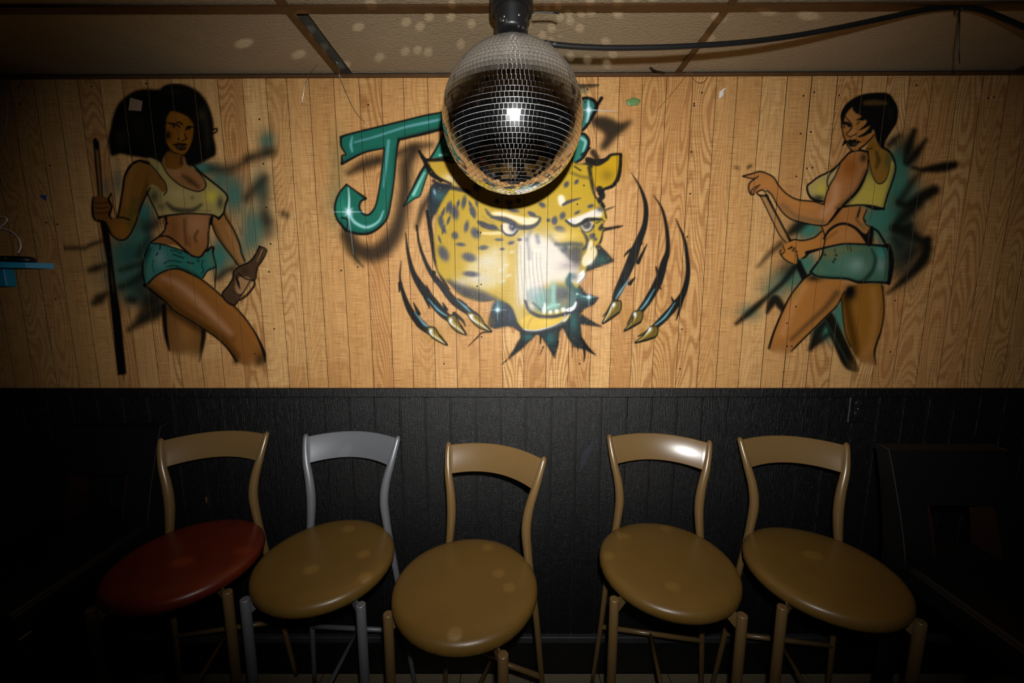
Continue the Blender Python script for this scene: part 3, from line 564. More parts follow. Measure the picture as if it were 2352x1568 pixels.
    L(D_(1060, 700, 950, 840, 800, 980, 640, 1130), [12, 10, 8, 7], (84, 58, 30), .75, 7); L(D_(1080, 800, 900, 980, 700, 1170), 10, (150, 104, 40), .5, 6); L(D_(760, 640, 640, 850, 560, 1080), 14, (216, 152, 96), .55, 9); c.blob(D_(850, 560)[0], 18, 8, (30, 22, 10), .8)
    c.blob(D_(1180, 600)[0], 16, 7, (206, 158, 110), .6); c.blob(D_(660, 660)[0], 12, 18, (140, 120, 44), .5); c.setclip()
    c.blob(D_(1180, 690)[0], 9, 14, INK, .9)
    L(D_(820, 520, 760, 560, 710, 620, 640, 710, 580, 820, 530, 930, 470, 1080, 430, 1215), [5, 5, 3, 3, 4, 4, 4.5, 6], INK, .93, 1.2); L(D_(1130, 690, 1060, 820, 960, 920, 860, 1020, 750, 1128, 640, 1240), [3, 3, 3, 3, 3, 4], INK, .92, 1.2)
    L(D_(1105, 760, 1122, 950, 1145, 1090, 1190, 1200), 2.4, INK, .85, 1.2); L(D_(1480, 625, 1500, 780, 1496, 920, 1470, 1060, 1435, 1160, 1412, 1260, 1425, 1370), [3, 2.6, 2.6, 3, 5, 4, 3], INK, .9, 1.4); L(D_(1230, 1340, 1265, 1420), 3, INK, .8, 1.5)
    c.erase(D_(530, 1300)[0], 34, 26, .95); c.erase(D_(1340, 1400)[0], 30, 22, .95)
    # waist
    w_ = D_(905, 70, 980, 0, 1080, -85, 1200, -110, 1340, -80, 1310, 10, 1355, 80, 1390, 160, 1400, 250, 1250, 250, 1150, 244, 1040, 262, 935, 290, 945, 190)
    FILL(w_, (192, 124, 62), .94, 1.6); c.setclip(w_, 1.2)
    L(D_(1270, -60, 1250, 20, 1320, 100), [6, 5, 4], (90, 66, 40), .7, 4); c.blob(D_(1020, -10)[0], 14, 14, (120, 76, 24), .5); c.blob(D_(1150, 160)[0], 26, 14, (206, 140, 78), .5); L(D_(960, 200, 1060, 130), 5, (110, 70, 24), .5, 4); c.blob(D_(1300, 90)[0], 10, 10, (150, 120, 70), .5); c.setclip()
    hand = D_(545, 320, 560, 260, 610, 225, 670, 200, 740, 212, 850, 185, 920, 130, 948, 190, 938, 285, 860, 300, 800, 320, 765, 370, 690, 380, 690, 425, 630, 425, 560, 370)
    FILL(hand, (196, 126, 56), .95, 1.4)
    # shorts
    sh = D_(935, 285, 1050, 258, 1150, 244, 1380, 252, 1550, 268, 1572, 400, 1558, 600, 1500, 612, 1300, 602, 1230, 592, 1100, 572, 900, 558, 815, 515, 870, 445, 915, 372)
    FILL(sh, (74, 116, 92), .97, 1.3); c.setclip(sh, 1.1)
    c.blob(D_(1240, 440)[0], 22, 19, (146, 176, 166), .8); c.blob(D_(1110, 400)[0], 24, 30, (88, 138, 118), .6); c.blob(D_(1470, 330)[0], 14, 14, (60, 160, 150), .6); c.blob(D_(1470, 440)[0], 11, 18, (136, 166, 158), .7); c.blob(D_(900, 500)[0], 18, 12, (90, 124, 96), .5)
    c.blob(D_(1000, 330)[0], 26, 14, (150, 116, 60), .55); c.blob(D_(1180, 290)[0], 34, 8, (150, 120, 66), .4)
    L(D_(1385, 290, 1420, 380, 1400, 480, 1340, 560, 1280, 600), [3, 7, 7, 10, 6], (26, 44, 36), .75, 4); L(D_(1500, 270, 1530, 400, 1510, 590), 5, (30, 60, 52), .6, 4); L(D_(860, 540, 1100, 560, 1300, 590), 7, (30, 66, 56), .5, 4); c.setclip()
    for p, w in ((D_(940, 195, 990, 118, 1070, 65, 1150, 58, 1240, 100, 1310, 180, 1355, 255), [4, 6, 6, 6, 7, 7, 6]), (D_(1375, 85, 1440, 125, 1490, 200, 1525, 265), [5, 5, 5, 5]), (D_(780, 325, 900, 292, 1020, 262, 1150, 242, 1380, 252, 1550, 268), [8, 5, 4, 4, 4.5, 6]),
                 (D_(820, 508, 880, 545, 1000, 560, 1150, 566, 1260, 600, 1400, 598, 1540, 606), [6, 4, 4, 4, 6, 4, 6]), (D_(912, 60, 950, 175, 938, 280, 912, 370, 820, 500), [3, 3, 3, 4, 5]), (D_(1540, 260, 1562, 330, 1570, 420, 1560, 520, 1545, 610), [10, 11, 12, 11, 8]),
                 (D_(920, 125, 850, 185, 740, 212, 670, 202, 620, 220), 3), (D_(545, 300, 530, 320, 560, 370, 610, 410, 650, 425), 2.6), (D_(560, 265, 575, 310, 545, 345), 2.4), (D_(800, 320, 770, 360, 740, 380), [6, 5, 3]), (D_(690, 340, 700, 400), 3), (D_(610, 290, 640, 275), 3), (D_(930, 320, 960, 345), 1.4), (D_(925, 345, 960, 352), 1.4),
                 (D_(1185, 255, 1195, 310), 1.3), (D_(1160, 260, 1165, 300), 1.2), (D_(1045, 290, 1045, 320), 1.4), (D_(1310, 10, 1330, 60, 1380, 90), 2.4)):
        L(p, w, INK, .93, 1.1)
    FILL(D_(1250, 105, 1330, 150, 1365, 100, 1400, 88, 1392, 245, 1345, 250, 1310, 180), INK, .95, 1.2)
    for q in (D_(640, 275), D_(665, 285), D_(655, 305), D_(685, 315), D_(1055, 348), D_(1045, 385), D_(1030, 410)): c.blob(q[0], 2.6, 2.6, INK, .9)
    # back and vest
    back = C_(1330, 680, 1370, 590, 1410, 500, 1430, 600, 1490, 655, 1550, 700, 1580, 780, 1560, 880, 1510, 960, 1455, 985, 1410, 945, 1380, 850)
    FILL(back, (160, 110, 40), .95, 1.5); c.setclip(back, 1.2)
    L(C_(1430, 690, 1450, 760, 1430, 830), [5, 9, 4], (52, 44, 14), .8, 5); c.blob(C_(1540, 760)[0], 10, 22, (70, 84, 40), .6); c.blob(C_(1390, 640)[0], 10, 10, (120, 76, 14), .6); c.setclip()
    vest = C_(1365, 780, 1388, 880, 1415, 950, 1458, 985, 1512, 955, 1548, 870, 1566, 770, 1604, 830, 1575, 980, 1532, 1100, 1500, 1212, 1330, 1182, 1130, 1192, 1230, 1085, 1312, 950, 1350, 820)
    FILL(vest, (206, 182, 84), .96, 1.2); c.setclip(vest, 1)
    c.blob(C_(1420, 1080)[0], 30, 22, (216, 192, 66), .6); L(C_(1600, 830, 1540, 1060, 1500, 1200), 10, (110, 108, 60), .6, 6); L(C_(1350, 830, 1280, 1010, 1150, 1180), 8, (90, 84, 50), .7, 5); c.blob(C_(1370, 860)[0], 5, 16, (90, 86, 56), .5); c.setclip()
    bust = C_(1100, 790, 1020, 858, 900, 920, 830, 968, 786, 1010, 800, 1080, 850, 1130, 935, 1145, 965, 1080, 1000, 985, 1060, 900)
    FILL(bust, (196, 170, 104), .95, 1.3); c.setclip(bust, 1)
    c.blob(C_(915, 1030)[0], 13, 17, (214, 192, 70), .8); c.blob(C_(890, 1115)[0], 14, 7, (44, 48, 38), .85); c.blob(C_(1030, 930)[0], 8, 22, (206, 170, 130), .7); c.setclip()
    # arm and pointing hand
    arm = C_(1185, 692, 1260, 680, 1330, 692, 1356, 765, 1342, 870, 1302, 962, 1242, 1062, 1160, 1142, 1080, 1222, 1002, 1325, 942, 1368, 830, 1358, 705, 1322, 622, 1282, 562, 1225, 512, 1155, 470, 1085, 430, 1045, 380, 1030, 330, 1050, 285, 1085, 245, 1035, 250, 975, 300, 930, 190, 912, 280, 886, 350, 868, 420, 890, 480, 930, 522, 1000, 600, 1080, 700, 1130, 840, 1146, 942, 1172, 962, 1100, 1002, 1000, 1052, 900, 1092, 800, 1130, 740)
    FILL(arm, (196, 128, 68), .93, 1.3); c.setclip(arm, 1)
    c.blob(C_(1190, 830)[0], 22, 26, (156, 86, 26), .75); L(C_(1300, 720, 1270, 900, 1130, 1090), 12, (176, 118, 74), .6, 9); L(C_(1060, 1000, 1030, 1150, 940, 1260), 16, (222, 164, 124), .7, 10); L(C_(560, 1180, 700, 1290, 940, 1345), 9, (120, 92, 60), .65, 6)
    L(C_(520, 1020, 680, 1160, 860, 1200), 12, (206, 138, 66), .6, 8); c.blob(C_(1310, 740)[0], 8, 10, (44, 26, 10), .75); L(C_(1330, 860, 1240, 1040, 1060, 1210), 8, (90, 60, 34), .6, 5); c.blob(C_(440, 980)[0], 18, 14, (206, 136, 66), .6); c.setclip()
    for p, w in ((C_(1350, 685, 1262, 668, 1180, 692, 1120, 755, 1020, 852, 890, 918, 830, 965, 786, 1005, 800, 1080, 850, 1130, 930, 1146), [5, 5, 4, 3.6, 3.6, 3.6, 3.4, 4, 5, 6, 5]), (C_(1092, 800, 1050, 902, 1000, 985, 962, 1085, 942, 1170), 2.6), (C_(1060, 828, 995, 895, 972, 960, 985, 1035), [2.2, 2.6, 3, 2]),
                 (C_(188, 910, 270, 888, 345, 868, 420, 890, 480, 930, 522, 1000, 600, 1080, 700, 1130, 840, 1146, 942, 1174), 3), (C_(410, 1045, 455, 1085, 512, 1185, 582, 1272, 662, 1322, 780, 1352, 942, 1370, 1002, 1325, 1080, 1215), [3, 3, 3, 3, 3, 3, 3, 4, 5]), (C_(1345, 860, 1302, 962, 1242, 1062, 1130, 1175, 1000, 1330), [4, 6, 6, 6, 4]),
                 (C_(188, 912, 250, 930, 300, 932, 330, 910), 2.4), (C_(300, 932, 250, 975, 240, 1030, 262, 1080, 290, 1080), 2.8), (C_(320, 1000, 270, 1040, 262, 1075), 2.2), (C_(345, 990, 300, 1040, 280, 1080), 2), (C_(330, 1050, 370, 1040, 400, 1060), 3), (C_(315, 1060, 340, 1090, 400, 1095), 3.4),
                 (C_(1130, 1194, 1250, 1180, 1380, 1186, 1500, 1216), [5, 4, 4, 5]), (C_(1488, 640, 1560, 692, 1602, 780, 1606, 860, 1572, 980, 1532, 1092, 1500, 1214), [6, 4.5, 4, 4, 4, 4, 4]), (C_(1350, 685, 1368, 800, 1392, 900, 1418, 955, 1460, 982, 1512, 952, 1546, 870, 1562, 780), [4, 2, 2, 2.2, 2.2, 1.8, 1.5, 1]),
                 (C_(1355, 760, 1345, 860), 3), (C_(1330, 1190, 1420, 1215, 1490, 1215), [3, 6, 4]), (C_(1340, 1220, 1310, 1300, 1330, 1330), 2.6), (C_(1280, 1200, 1255, 1290), 3)):
        L(p, w, INK, .93, 1.1)
    # head
    FILL(G_(430, 150, 300, 260, 220, 420, 175, 560, 155, 760, 195, 930, 250, 1060, 305, 1180, 390, 1270, 500, 1295, 600, 1260, 720, 1180, 860, 1020, 1000, 880, 1000, 600, 800, 300), (188, 124, 60), .97, 1)
    c.blob(G_(430, 850)[0], 7, 10, (206, 150, 106), .6); c.blob(G_(400, 430)[0], 9, 12, (190, 130, 74), .5); c.blob(G_(740, 1040)[0], 9, 6, (170, 80, 20), .6); c.blob(G_(240, 880)[0], 5, 10, (176, 106, 30), .6)
    FILL(C_(1290, 215, 1400, 190, 1530, 150, 1610, 230, 1632, 320, 1618, 410, 1570, 490, 1515, 580, 1495, 650, 1455, 625, 1425, 560, 1412, 490, 1390, 480, 1330, 520, 1275, 548, 1330, 500, 1372, 440, 1290, 475, 1340, 425, 1325, 385, 1255, 395, 1290, 355, 1245, 320, 1215, 285, 1230, 230), INK, .97, 1.2)
    FILL(C_(1225, 182, 1320, 146, 1430, 135, 1530, 138, 1580, 190, 1560, 260, 1400, 290, 1300, 260, 1240, 250, 1180, 290, 1140, 350, 1120, 430, 1108, 400, 1102, 330, 1140, 250), INK, .97, 1.4)
    for p, w in ((G_(400, 60, 240, 220, 160, 380, 150, 560, 145, 700), [8, 6, 6, 4, 3]), (G_(145, 700, 195, 920, 255, 1060, 310, 1180, 390, 1280), [2, 2.4, 2.6, 3, 3.5]), (G_(980, 890, 870, 1020, 740, 1150, 600, 1250), [2.4, 3, 3.4, 3.4]), (G_(230, 420, 320, 520, 395, 615), [1.5, 2.8, 2.4]), (G_(400, 630, 395, 720, 335, 800, 268, 860, 290, 910, 385, 950, 430, 900, 500, 892, 516, 855), [3, 2.8, 2, 1.8, 1.8, 2.2, 1.8, 2, 1.5]),
                 (G_(160, 1180, 230, 1080, 260, 1060), [1, 7, 6]), (G_(520, 520, 600, 480, 680, 500), [1.5, 3, 6]), (G_(540, 610, 600, 570), 2.4), (G_(600, 765, 720, 700, 830, 600), [2, 5, 8]), (G_(580, 940, 700, 900, 880, 800), [3, 6, 8]), (G_(430, 180, 460, 260, 540, 340), 3), (G_(790, 1260, 920, 1245), 1.8)):
        L(p, w, INK, .94, .9)
    FILL(G_(180, 555, 280, 555, 380, 615, 375, 690, 310, 692, 255, 620, 205, 655), INK, .93, .8); c.blob(G_(210, 690)[0], 2.6, 3, INK, .8)
    FILL(G_(288, 1072, 350, 1010, 440, 1022, 490, 1000, 560, 1040, 650, 1072, 570, 1112, 520, 1172, 430, 1202, 350, 1182, 310, 1120), (16, 14, 12), .96, .8); c.blob(G_(460, 1130)[0], 3.4, 3, (110, 92, 80), .7)
    FILL(C_(1310, 215, 1420, 200, 1520, 215, 1530, 245, 1430, 250, 1320, 250), (116, 82, 40), .75, 2.5); c.blob(C_(1560, 330)[0], 8, 24, (70, 60, 44), .3)
    L(G_(310, 1180, 360, 1240), 1.4, (210, 180, 170), .5, 1)
    c.rgb *= .84
    return c

def paint_letters(which):
    c = Canvas(*{'J': (745, 175, 1200, 640), 'A': (900, 250, 1120, 500), 'S': (1260, 175, 1480, 400)}[which]); L = c.line; FILL = c.fill
    SH = (44, 36, 27); T = (25, 94, 78)
    if which == 'J': letter_j(c, L, FILL, SH, T)
    elif which == 'A': letter_a(c, L, FILL)
    else: letter_s(c, L, FILL, SH)
    return c
def letter_j(c, L, FILL, SH, T):
    for p, w, al, so in ((E_(720, 560, 660, 680, 650, 850, 620, 1050, 570, 1210, 480, 1330, 380, 1370, 270, 1330, 200, 1230), [26, 30, 26, 28, 34, 38, 38, 34, 26], .8, 9), (E_(590, 590, 700, 545, 850, 520), [14, 16, 10], .7, 8), (E_(210, 740, 320, 680, 440, 640), [8, 24, 22], .8, 8),
                         (E_(225, 1150, 240, 1300, 260, 1400, 320, 1475), [4, 5, 5, 2], .7, 3), (E_(850, 920, 790, 1010, 740, 1160), [12, 14, 6], .8, 6), (E_(180, 1180, 200, 1320, 270, 1430), 10, .4, 8)):
        L(p, w, SH, al, so*1.5)
    c.blob(E_(120, 640)[0], 20, 70, (90, 120, 80), .25); c.blob(E_(110, 1000)[0], 22, 50, (80, 130, 100), .3)
    # J with its long bar
    jb = E_(150, 455, 200, 440, 400, 390, 640, 332, 800, 292, 960, 262, 1200, 205, 1600, 110, 1600, 200, 1200, 320, 960, 388, 800, 430, 600, 478, 585, 560, 560, 800, 540, 955, 512, 1085, 460, 1155, 380, 1208, 290, 1216, 200, 1190, 155, 1150, 112, 1090, 100, 1000, 130, 905, 190, 832, 338, 940, 302, 965, 292, 1015, 320, 1060, 368, 1065, 418, 1000, 450, 850, 470, 700, 486, 546, 330, 580, 160, 662, 165, 620, 186, 596, 150, 530)
    FILL(jb, T, .97, 1.3, True); c.setclip([tuple(q) for q in jb], 1)
    c.clip = None; r = c.mask(jb, 1.0, True); c.clip = np.zeros((c.h, c.w)); c.clip[r[3]:r[4], r[1]:r[2]] = r[0]
    L(E_(160, 640, 330, 570, 480, 535), 9, (20, 78, 68), .6, 5); L(E_(600, 470, 800, 420, 960, 380, 1200, 310), 9, (24, 66, 54), .8, 5); L(E_(570, 560, 555, 800, 530, 970, 470, 1130, 380, 1200, 250, 1195, 130, 1100), 7, (18, 74, 64), .7, 4); L(E_(470, 560, 455, 850, 410, 1020), 4, (18, 84, 72), .5, 3)
    L(E_(255, 500, 420, 455, 640, 385, 820, 345, 960, 315), [3, 4, 5, 6, 5], (120, 168, 186), .75, 3); L(E_(235, 460, 225, 520, 235, 570), [2, 5, 3], (130, 190, 205), .8, 3.5); L(E_(520, 490, 505, 640, 480, 850), [6, 5, 2], (110, 170, 180), .75, 3.5)
    L(E_(205, 840, 212, 950, 208, 1040), [1.5, 4, 6], (200, 225, 230), .85, 2); L(E_(208, 1060, 260, 1130, 350, 1165, 440, 1120, 480, 1040), [6, 7, 6, 4, 2], (160, 206, 210), .85, 3); c.blob(E_(160, 1010)[0], 12, 24, (44, 150, 124), .5); c.clip = None
    for p, w in ((E_(148, 460, 200, 440, 400, 390, 640, 332, 800, 292, 960, 262, 1200, 205), [5, 4, 4, 4, 4, 4, 4]), (E_(1200, 318, 960, 390, 800, 432, 600, 480), [5, 6, 7, 5]), (E_(600, 480, 585, 560, 562, 800, 540, 955, 512, 1085, 460, 1155, 380, 1208, 290, 1217, 200, 1192, 155, 1152, 112, 1090, 100, 1000, 130, 905, 190, 832), [6, 4, 3.4, 3.6, 4, 5, 6, 6, 6, 5, 4, 4, 4, 3.6]),
                 (E_(190, 832, 260, 880, 340, 940), [4, 3, 6]), (E_(340, 940, 302, 965, 292, 1015, 320, 1060, 368, 1066, 418, 1000, 450, 850, 470, 700, 486, 546), [5, 4, 4, 4, 4, 3.4, 3, 3, 3]), (E_(486, 546, 330, 580, 155, 668), [3, 4, 6]), (E_(155, 668, 158, 605, 186, 596, 150, 530, 146, 460), [5, 4, 3, 4, 5]), (E_(155, 1090, 200, 1110, 190, 1195, 150, 1140), 4)):
        L(p, w, INK, .92, 1.6)
    c.star(E_(208, 1045)[0], 38)
    L(E_(205, 1060, 225, 1200, 245, 1380), [3, 2, .6], (200, 225, 235), .5, 1.5)
def letter_a(c, L, FILL):
    for poly in (E_(955, 410, 1060, 300, 1160, 330, 1160, 625, 850, 625), E_(800, 700, 838, 690, 800, 820, 768, 915, 740, 935, 640, 1000, 700, 880)):
        FILL(poly, (34, 112, 92), .96, 1.3, True)
    L(E_(960, 420, 900, 540, 845, 630, 770, 740, 700, 880, 640, 1000), [4, 4, 5, 6, 4, 3], INK, .9, 1.6); L(E_(830, 640, 960, 625, 1060, 620), 5, INK, .9, 2); L(E_(640, 1000, 720, 940, 765, 920, 800, 820, 835, 720), 2.6, INK, .85, 1.3)
    L(E_(960, 540, 955, 560), 4, INK, .6, 2); L(E_(920, 600, 980, 596), 4, (170, 215, 210), .8, 2); L(E_(800, 740, 715, 910), [3, 6], (180, 220, 215), .7, 3)
def letter_s(c, L, FILL, SH):
    # the right end shows beside the ball
    FILL(H_(680, 310, 760, 300, 830, 315, 900, 350, 995, 328, 940, 400, 870, 460, 790, 555, 745, 545, 785, 450, 740, 400, 690, 370), SH, .88, 5)
    L(H_(480, 75, 600, 62, 725, 52), [16, 12, 6], (40, 44, 36), .7, 4); L(H_(430, 130, 560, 110, 640, 100), [18, 14, 6], (60, 110, 96), .5, 6)
    FILL(H_(400, 180, 560, 165, 650, 155, 700, 190, 705, 240, 665, 320, 622, 390, 585, 408, 520, 380, 420, 340), (46, 106, 98), .95, 1.6)
    FILL(H_(430, 430, 560, 430, 620, 440, 650, 490, 640, 560, 600, 625, 540, 662, 430, 600), (40, 106, 92), .95, 1.6)
    L(H_(570, 165, 650, 155, 705, 185, 712, 240, 668, 325, 622, 392, 585, 410), [8, 7, 8, 9, 7, 6, 7], INK, .93, 1.8); L(H_(755, 155, 720, 215), [8, 6], INK, .93, 2); L(H_(560, 240, 590, 260, 600, 320, 560, 380), 7, INK, .8, 2.5)
    L(H_(575, 432, 625, 440, 655, 490, 643, 562, 602, 628, 540, 664), [7, 6, 6, 6, 6, 5], INK, .93, 1.8); L(H_(600, 600, 665, 545), [5, 4], INK, .9, 1.6)
    L(H_(650, 185, 655, 260, 640, 340), [3, 8, 4], (168, 210, 212), .85, 3); L(H_(600, 470, 630, 500, 610, 570), [6, 6, 3], (150, 200, 200), .8, 3)
    c.star(H_(655, 248)[0], 24); L(H_(655, 248, 760, 252, 870, 258), [2, 1.4, .5], (205, 228, 236), .6, 1.2)

def paint_jaguar():
    c = Canvas(925, 340, 1465, 850); L = c.line; FILL = c.fill
    Y = (182, 150, 38); SP = (62, 64, 78); NV = (40, 62, 72); CR = (192, 180, 160)
    # torn dark teal shapes behind the head
    FILL(E_(845, 865, 900, 820, 1080, 845, 1160, 880, 1100, 930, 960, 970, 905, 1040, 860, 1110, 850, 1250, 870, 1400, 845, 1250, 825, 1050), (34, 44, 50), .95, 2); c.blob(E_(920, 920)[0], 16, 12, (48, 96, 98), .8)
    L(E_(820, 1040, 850, 1200, 870, 1350)+J_(380, 320, 430, 440, 480, 520), [6, 10, 7, 6, 7, 4], INK, .9, 2); c.blob(E_(880, 890)[0], 3, 7, (150, 180, 215), .9, -15)
    L(E_(760, 570, 790, 620, 850, 740, 930, 800), [4, 8, 10, 8], INK, .92, 2); L(E_(745, 1160, 740, 1190), 3, INK, .8, 1.5)
    FILL(K_(2000, 830, 2060, 850, 2140, 930, 2290, 1105, 2110, 1170, 1860, 1265, 1700, 1240, 1760, 1100, 1950, 1000), (26, 34, 34), .95, 1.8, True); c.blob(K_(2080, 1080)[0], 16, 12, (44, 90, 78), .75)
    L(K_(2060, 600, 2160, 595, 2350, 560, 2420, 545), [14, 7, 6, 2], INK, .88, 2); L(K_(2150, 300, 2290, 240), [4, 1], (70, 60, 44), .6, 1.6)
    star = J_(1370, 440, 1440, 500, 1480, 555, 1575, 582, 1540, 632, 1470, 662, 1440, 700, 1520, 752, 1610, 800, 1440, 775, 1450, 870, 1480, 920, 1550, 1000, 1470, 960, 1400, 945, 1350, 880, 1310, 800, 1285, 835, 1280, 920, 1252, 1032, 1195, 925, 1150, 860, 1120, 850, 1020, 950, 900, 1045, 960, 950, 1005, 870, 1000, 820, 1150, 780, 1300, 600)
    FILL(star, (24, 36, 38), .95, 1.8, True); r = c.mask(star, 1.5, True); c.clip = np.zeros((c.h, c.w)); c.clip[r[3]:r[4], r[1]:r[2]] = r[0]
    for p, rx, ry in ((J_(1390, 760), 10, 26), (J_(1220, 880), 12, 14), (J_(1060, 870), 14, 8), (J_(1400, 560), 14, 18), (J_(1480, 590), 16, 8)): c.blob(p[0], rx, ry, (40, 98, 96), .75)
    c.clip = None
    for p, w in ((J_(900, 1040, 860, 1075), [2.5, .5]), (J_(1150, 860, 1148, 920), [5, 2]), (J_(1382, 930, 1380, 1020), [2.5, .6]), (J_(1420, 930, 1422, 975), [2.5, 1]), (J_(1465, 940, 1470, 1005, 1466, 1050), [6, 4, .6]), (J_(1440, 880, 1500, 960, 1550, 1000), [8, 6, 1.5]), (J_(1170, 940, 1145, 1000), [2.5, .8]), (J_(785, 830, 720, 840, 690, 870, 620, 940), [4, 3, 3, .8]), (J_(1275, 900, 1268, 940), 4)):
        L(p, w, INK, .88, 1.4)
    lb = J_(770, 785, 785, 690, 830, 600, 900, 610, 960, 690, 985, 775, 1010, 830, 960, 800, 900, 792, 820, 806)
    FILL(lb, (30, 44, 52), .95, 2.2); c.blob(J_(840, 640)[0], 12, 12, (50, 106, 116), .8); c.blob(J_(930, 720)[0], 10, 14, (58, 64, 88), .6)
    # head
    head = E_(905, 1040, 885, 1200, 890, 1400)+J_(405, 400, 500, 495, 560, 560, 700, 610, 830, 600, 930, 640, 970, 720, 1000, 800, 1050, 832, 1200, 812, 1310, 770, 1365, 715, 1330, 650, 1380, 560, 1440, 480, 1480, 380)+K_(1860, 1160, 2000, 1000, 2020, 860, 2085, 800, 2110, 650, 2115, 510, 2170, 420, 2140, 300)+H_(765, 970, 700, 905, 690, 700, 640, 660, 560, 670)+[(1250, 345), (1120, 370), (1060, 400), (1030, 440)]
    FILL(head, Y, .97, 2); c.setclip(head, 1.5)
    c.blob((1290, 425), 60, 50, (188, 154, 28), .5); c.blob((1050, 560), 40, 60, (174, 140, 32), .6)
    # pale muzzle, cheek and lower jaw
    for p, rx, ry, col, al in (((1240, 600), 46, 52, CR, .95), ((1255, 570), 40, 34, CR, .9), ((1225, 655), 36, 46, CR, .95), ((1290, 610), 30, 30, (190, 168, 138), .9), ((1200, 560), 14, 30, (180, 166, 146), .7), ((1145, 575), 24, 12, (194, 178, 142), .8),
                               ((1120, 600), 24, 16, (192, 178, 152), .8), ((1100, 640), 30, 12, (172, 162, 150), .8), ((1060, 650), 20, 14, (186, 176, 164), .8), ((1165, 535), 20, 5, (224, 206, 160), .8), ((1188, 690), 14, 40, (190, 170, 120), .85), ((1195, 730), 12, 16, (194, 168, 100), .8), ((1150, 600), 10, 50, (184, 150, 46), .6)):
        c.blob(p, rx, ry, col, al)
    FILL([(1192, 565), (1205, 540), (1225, 536), (1255, 548), (1288, 566), (1322, 592), (1330, 625), (1322, 652), (1296, 648), (1268, 648), (1240, 660), (1216, 690), (1202, 704), (1190, 665)], (216, 208, 196), .9, 5)
    FILL([(1072, 612), (1095, 590), (1130, 578), (1166, 588), (1172, 620), (1150, 655), (1110, 668), (1078, 650)], (208, 198, 178), .6, 8)
    L([(1178, 560), (1172, 620), (1178, 690)], [8, 14, 8], (190, 154, 50), .6, 6)
    L(J_(480, 480, 580, 530, 700, 560, 830, 620, 900, 660), [16, 22, 20, 18, 12], (48, 48, 60), .88, 8)
    L(J_(600, 560, 720, 600, 800, 620), 12, (40, 40, 48), .75, 6)
    # rosettes
    for x, y, rx, ry, an in ((E_(930, 1120)[0]+(6, 13, -10)), (E_(1040, 1050)[0]+(8, 15, -8)), (E_(985, 1010)[0]+(4, 12, 12)), (E_(1110, 970)[0]+(5, 14, 10)), (E_(1180, 1040)[0]+(6, 13, -20)), (E_(990, 1110)[0]+(3, 10, 20)), (E_(950, 1180)[0]+(4, 10, -30)), (E_(1130, 1160)[0]+(5, 12, 10)),
                             (E_(1200, 1210)[0]+(9, 12, -30)), (E_(1040, 1230)[0]+(7, 8, -30)), (E_(1085, 1300)[0]+(10, 4, 5)), (E_(950, 1370)[0]+(10, 17, -25)), (E_(1150, 1400)[0]+(15, 9, 15)), (J_(640, 410)[0]+(16, 6, 5)), (J_(732, 218)[0]+(10, 5, -5)), (J_(845, 160)[0]+(9, 3, 0)), (J_(935, 183)[0]+(7, 4, -15)), (J_(995, 160)[0]+(5, 3, 0)), (J_(870, 228)[0]+(5, 3, 0)),
                             (H_(560, 810)[0]+(6, 4, -50)), (H_(480, 830)[0]+(5, 7, 30)), (H_(670, 1000)[0]+(7, 4, -20)), (H_(565, 1050)[0]+(7, 3, -30)), (H_(450, 1075)[0]+(6, 8, 20)), (H_(290, 990)[0]+(8, 5, 30)), (H_(210, 1065)[0]+(8, 5, 30)), (H_(390, 1110)[0]+(6, 8, 0)), (H_(340, 1110)[0]+(4, 4, 0)), (K_(690, 300)[0]+(12, 4, 10)), (K_(1330, 470)[0]+(5, 7, 0)), (K_(1430, 600)[0]+(12, 7, 20)),
                             (K_(1930, 710)[0]+(6, 6, 0)), (K_(1990, 755)[0]+(4, 4, 0)), (K_(1960, 690)[0]+(4, 4, 0)), (1140, 395, 9, 7, 0), (1200, 430, 9, 6, 0), (1095, 430, 8, 8, 0), (1250, 400, 7, 6, 0), (1170, 465, 8, 5, 10)):
        c.blob((x, y), rx*1.15, ry*1.15, SP, .95, an, 4.0)
    for p, w_ in ((E_(960, 1010, 930, 1100), [2, 8, 2]), (E_(1010, 960, 1000, 1060), [2, 9, 3]), (E_(1070, 950, 1060, 1010), [2, 8, 2]), (E_(1150, 960, 1170, 1010), [2, 7, 2]), (E_(960, 1150, 940, 1220), [3, 8, 2]), (E_(910, 1230, 930, 1290), [2, 6, 2]), (K_(0, 270, 30, 340, 70, 420), [2, 9, 3]), (K_(90, 130, 110, 240), [2, 6, 2]), (K_(420, 120, 440, 190), [3, 12, 4]), (K_(740, 120, 790, 170), [3, 12, 4]), (K_(600, 240, 660, 270), [3, 10, 3])):
        L([p[0], tuple((np.array(p[0])+np.array(p[-1]))/2), p[-1]], w_, SP, .93, 1.6)
    for p, al in ((K_(900, 760, 930, 900, 940, 1060), .45), (K_(1060, 700, 1080, 800), .7), (K_(960, 620, 900, 760), .5), (K_(1270, 700, 1380, 840, 1480, 940), .6)):
        L(p, 8, (96, 98, 118), al, 5)
    # left eye
    FILL(K_(330, 330, 520, 322, 700, 372, 900, 412, 1050, 400, 1075, 470, 960, 535, 820, 520, 690, 450, 540, 405, 400, 385), (232, 214, 178), .95, 2)
    FILL(K_(105, 470, 190, 470, 290, 510, 390, 530, 450, 605, 340, 612, 180, 560), (40, 42, 52), .95, 1.6)
    FILL(K_(500, 560, 560, 490, 660, 480, 750, 540, 740, 640, 650, 690, 560, 670), (222, 206, 184), .98, 1.1); c.blob(K_(680, 560)[0], 10, 11, (52, 58, 72), .95, 0, 4); c.blob(K_(672, 552)[0], 5, 7, (26, 28, 34), .95, 0, 4); c.blob(K_(668, 545)[0], 2.4, 3.6, (220, 226, 230), .95)
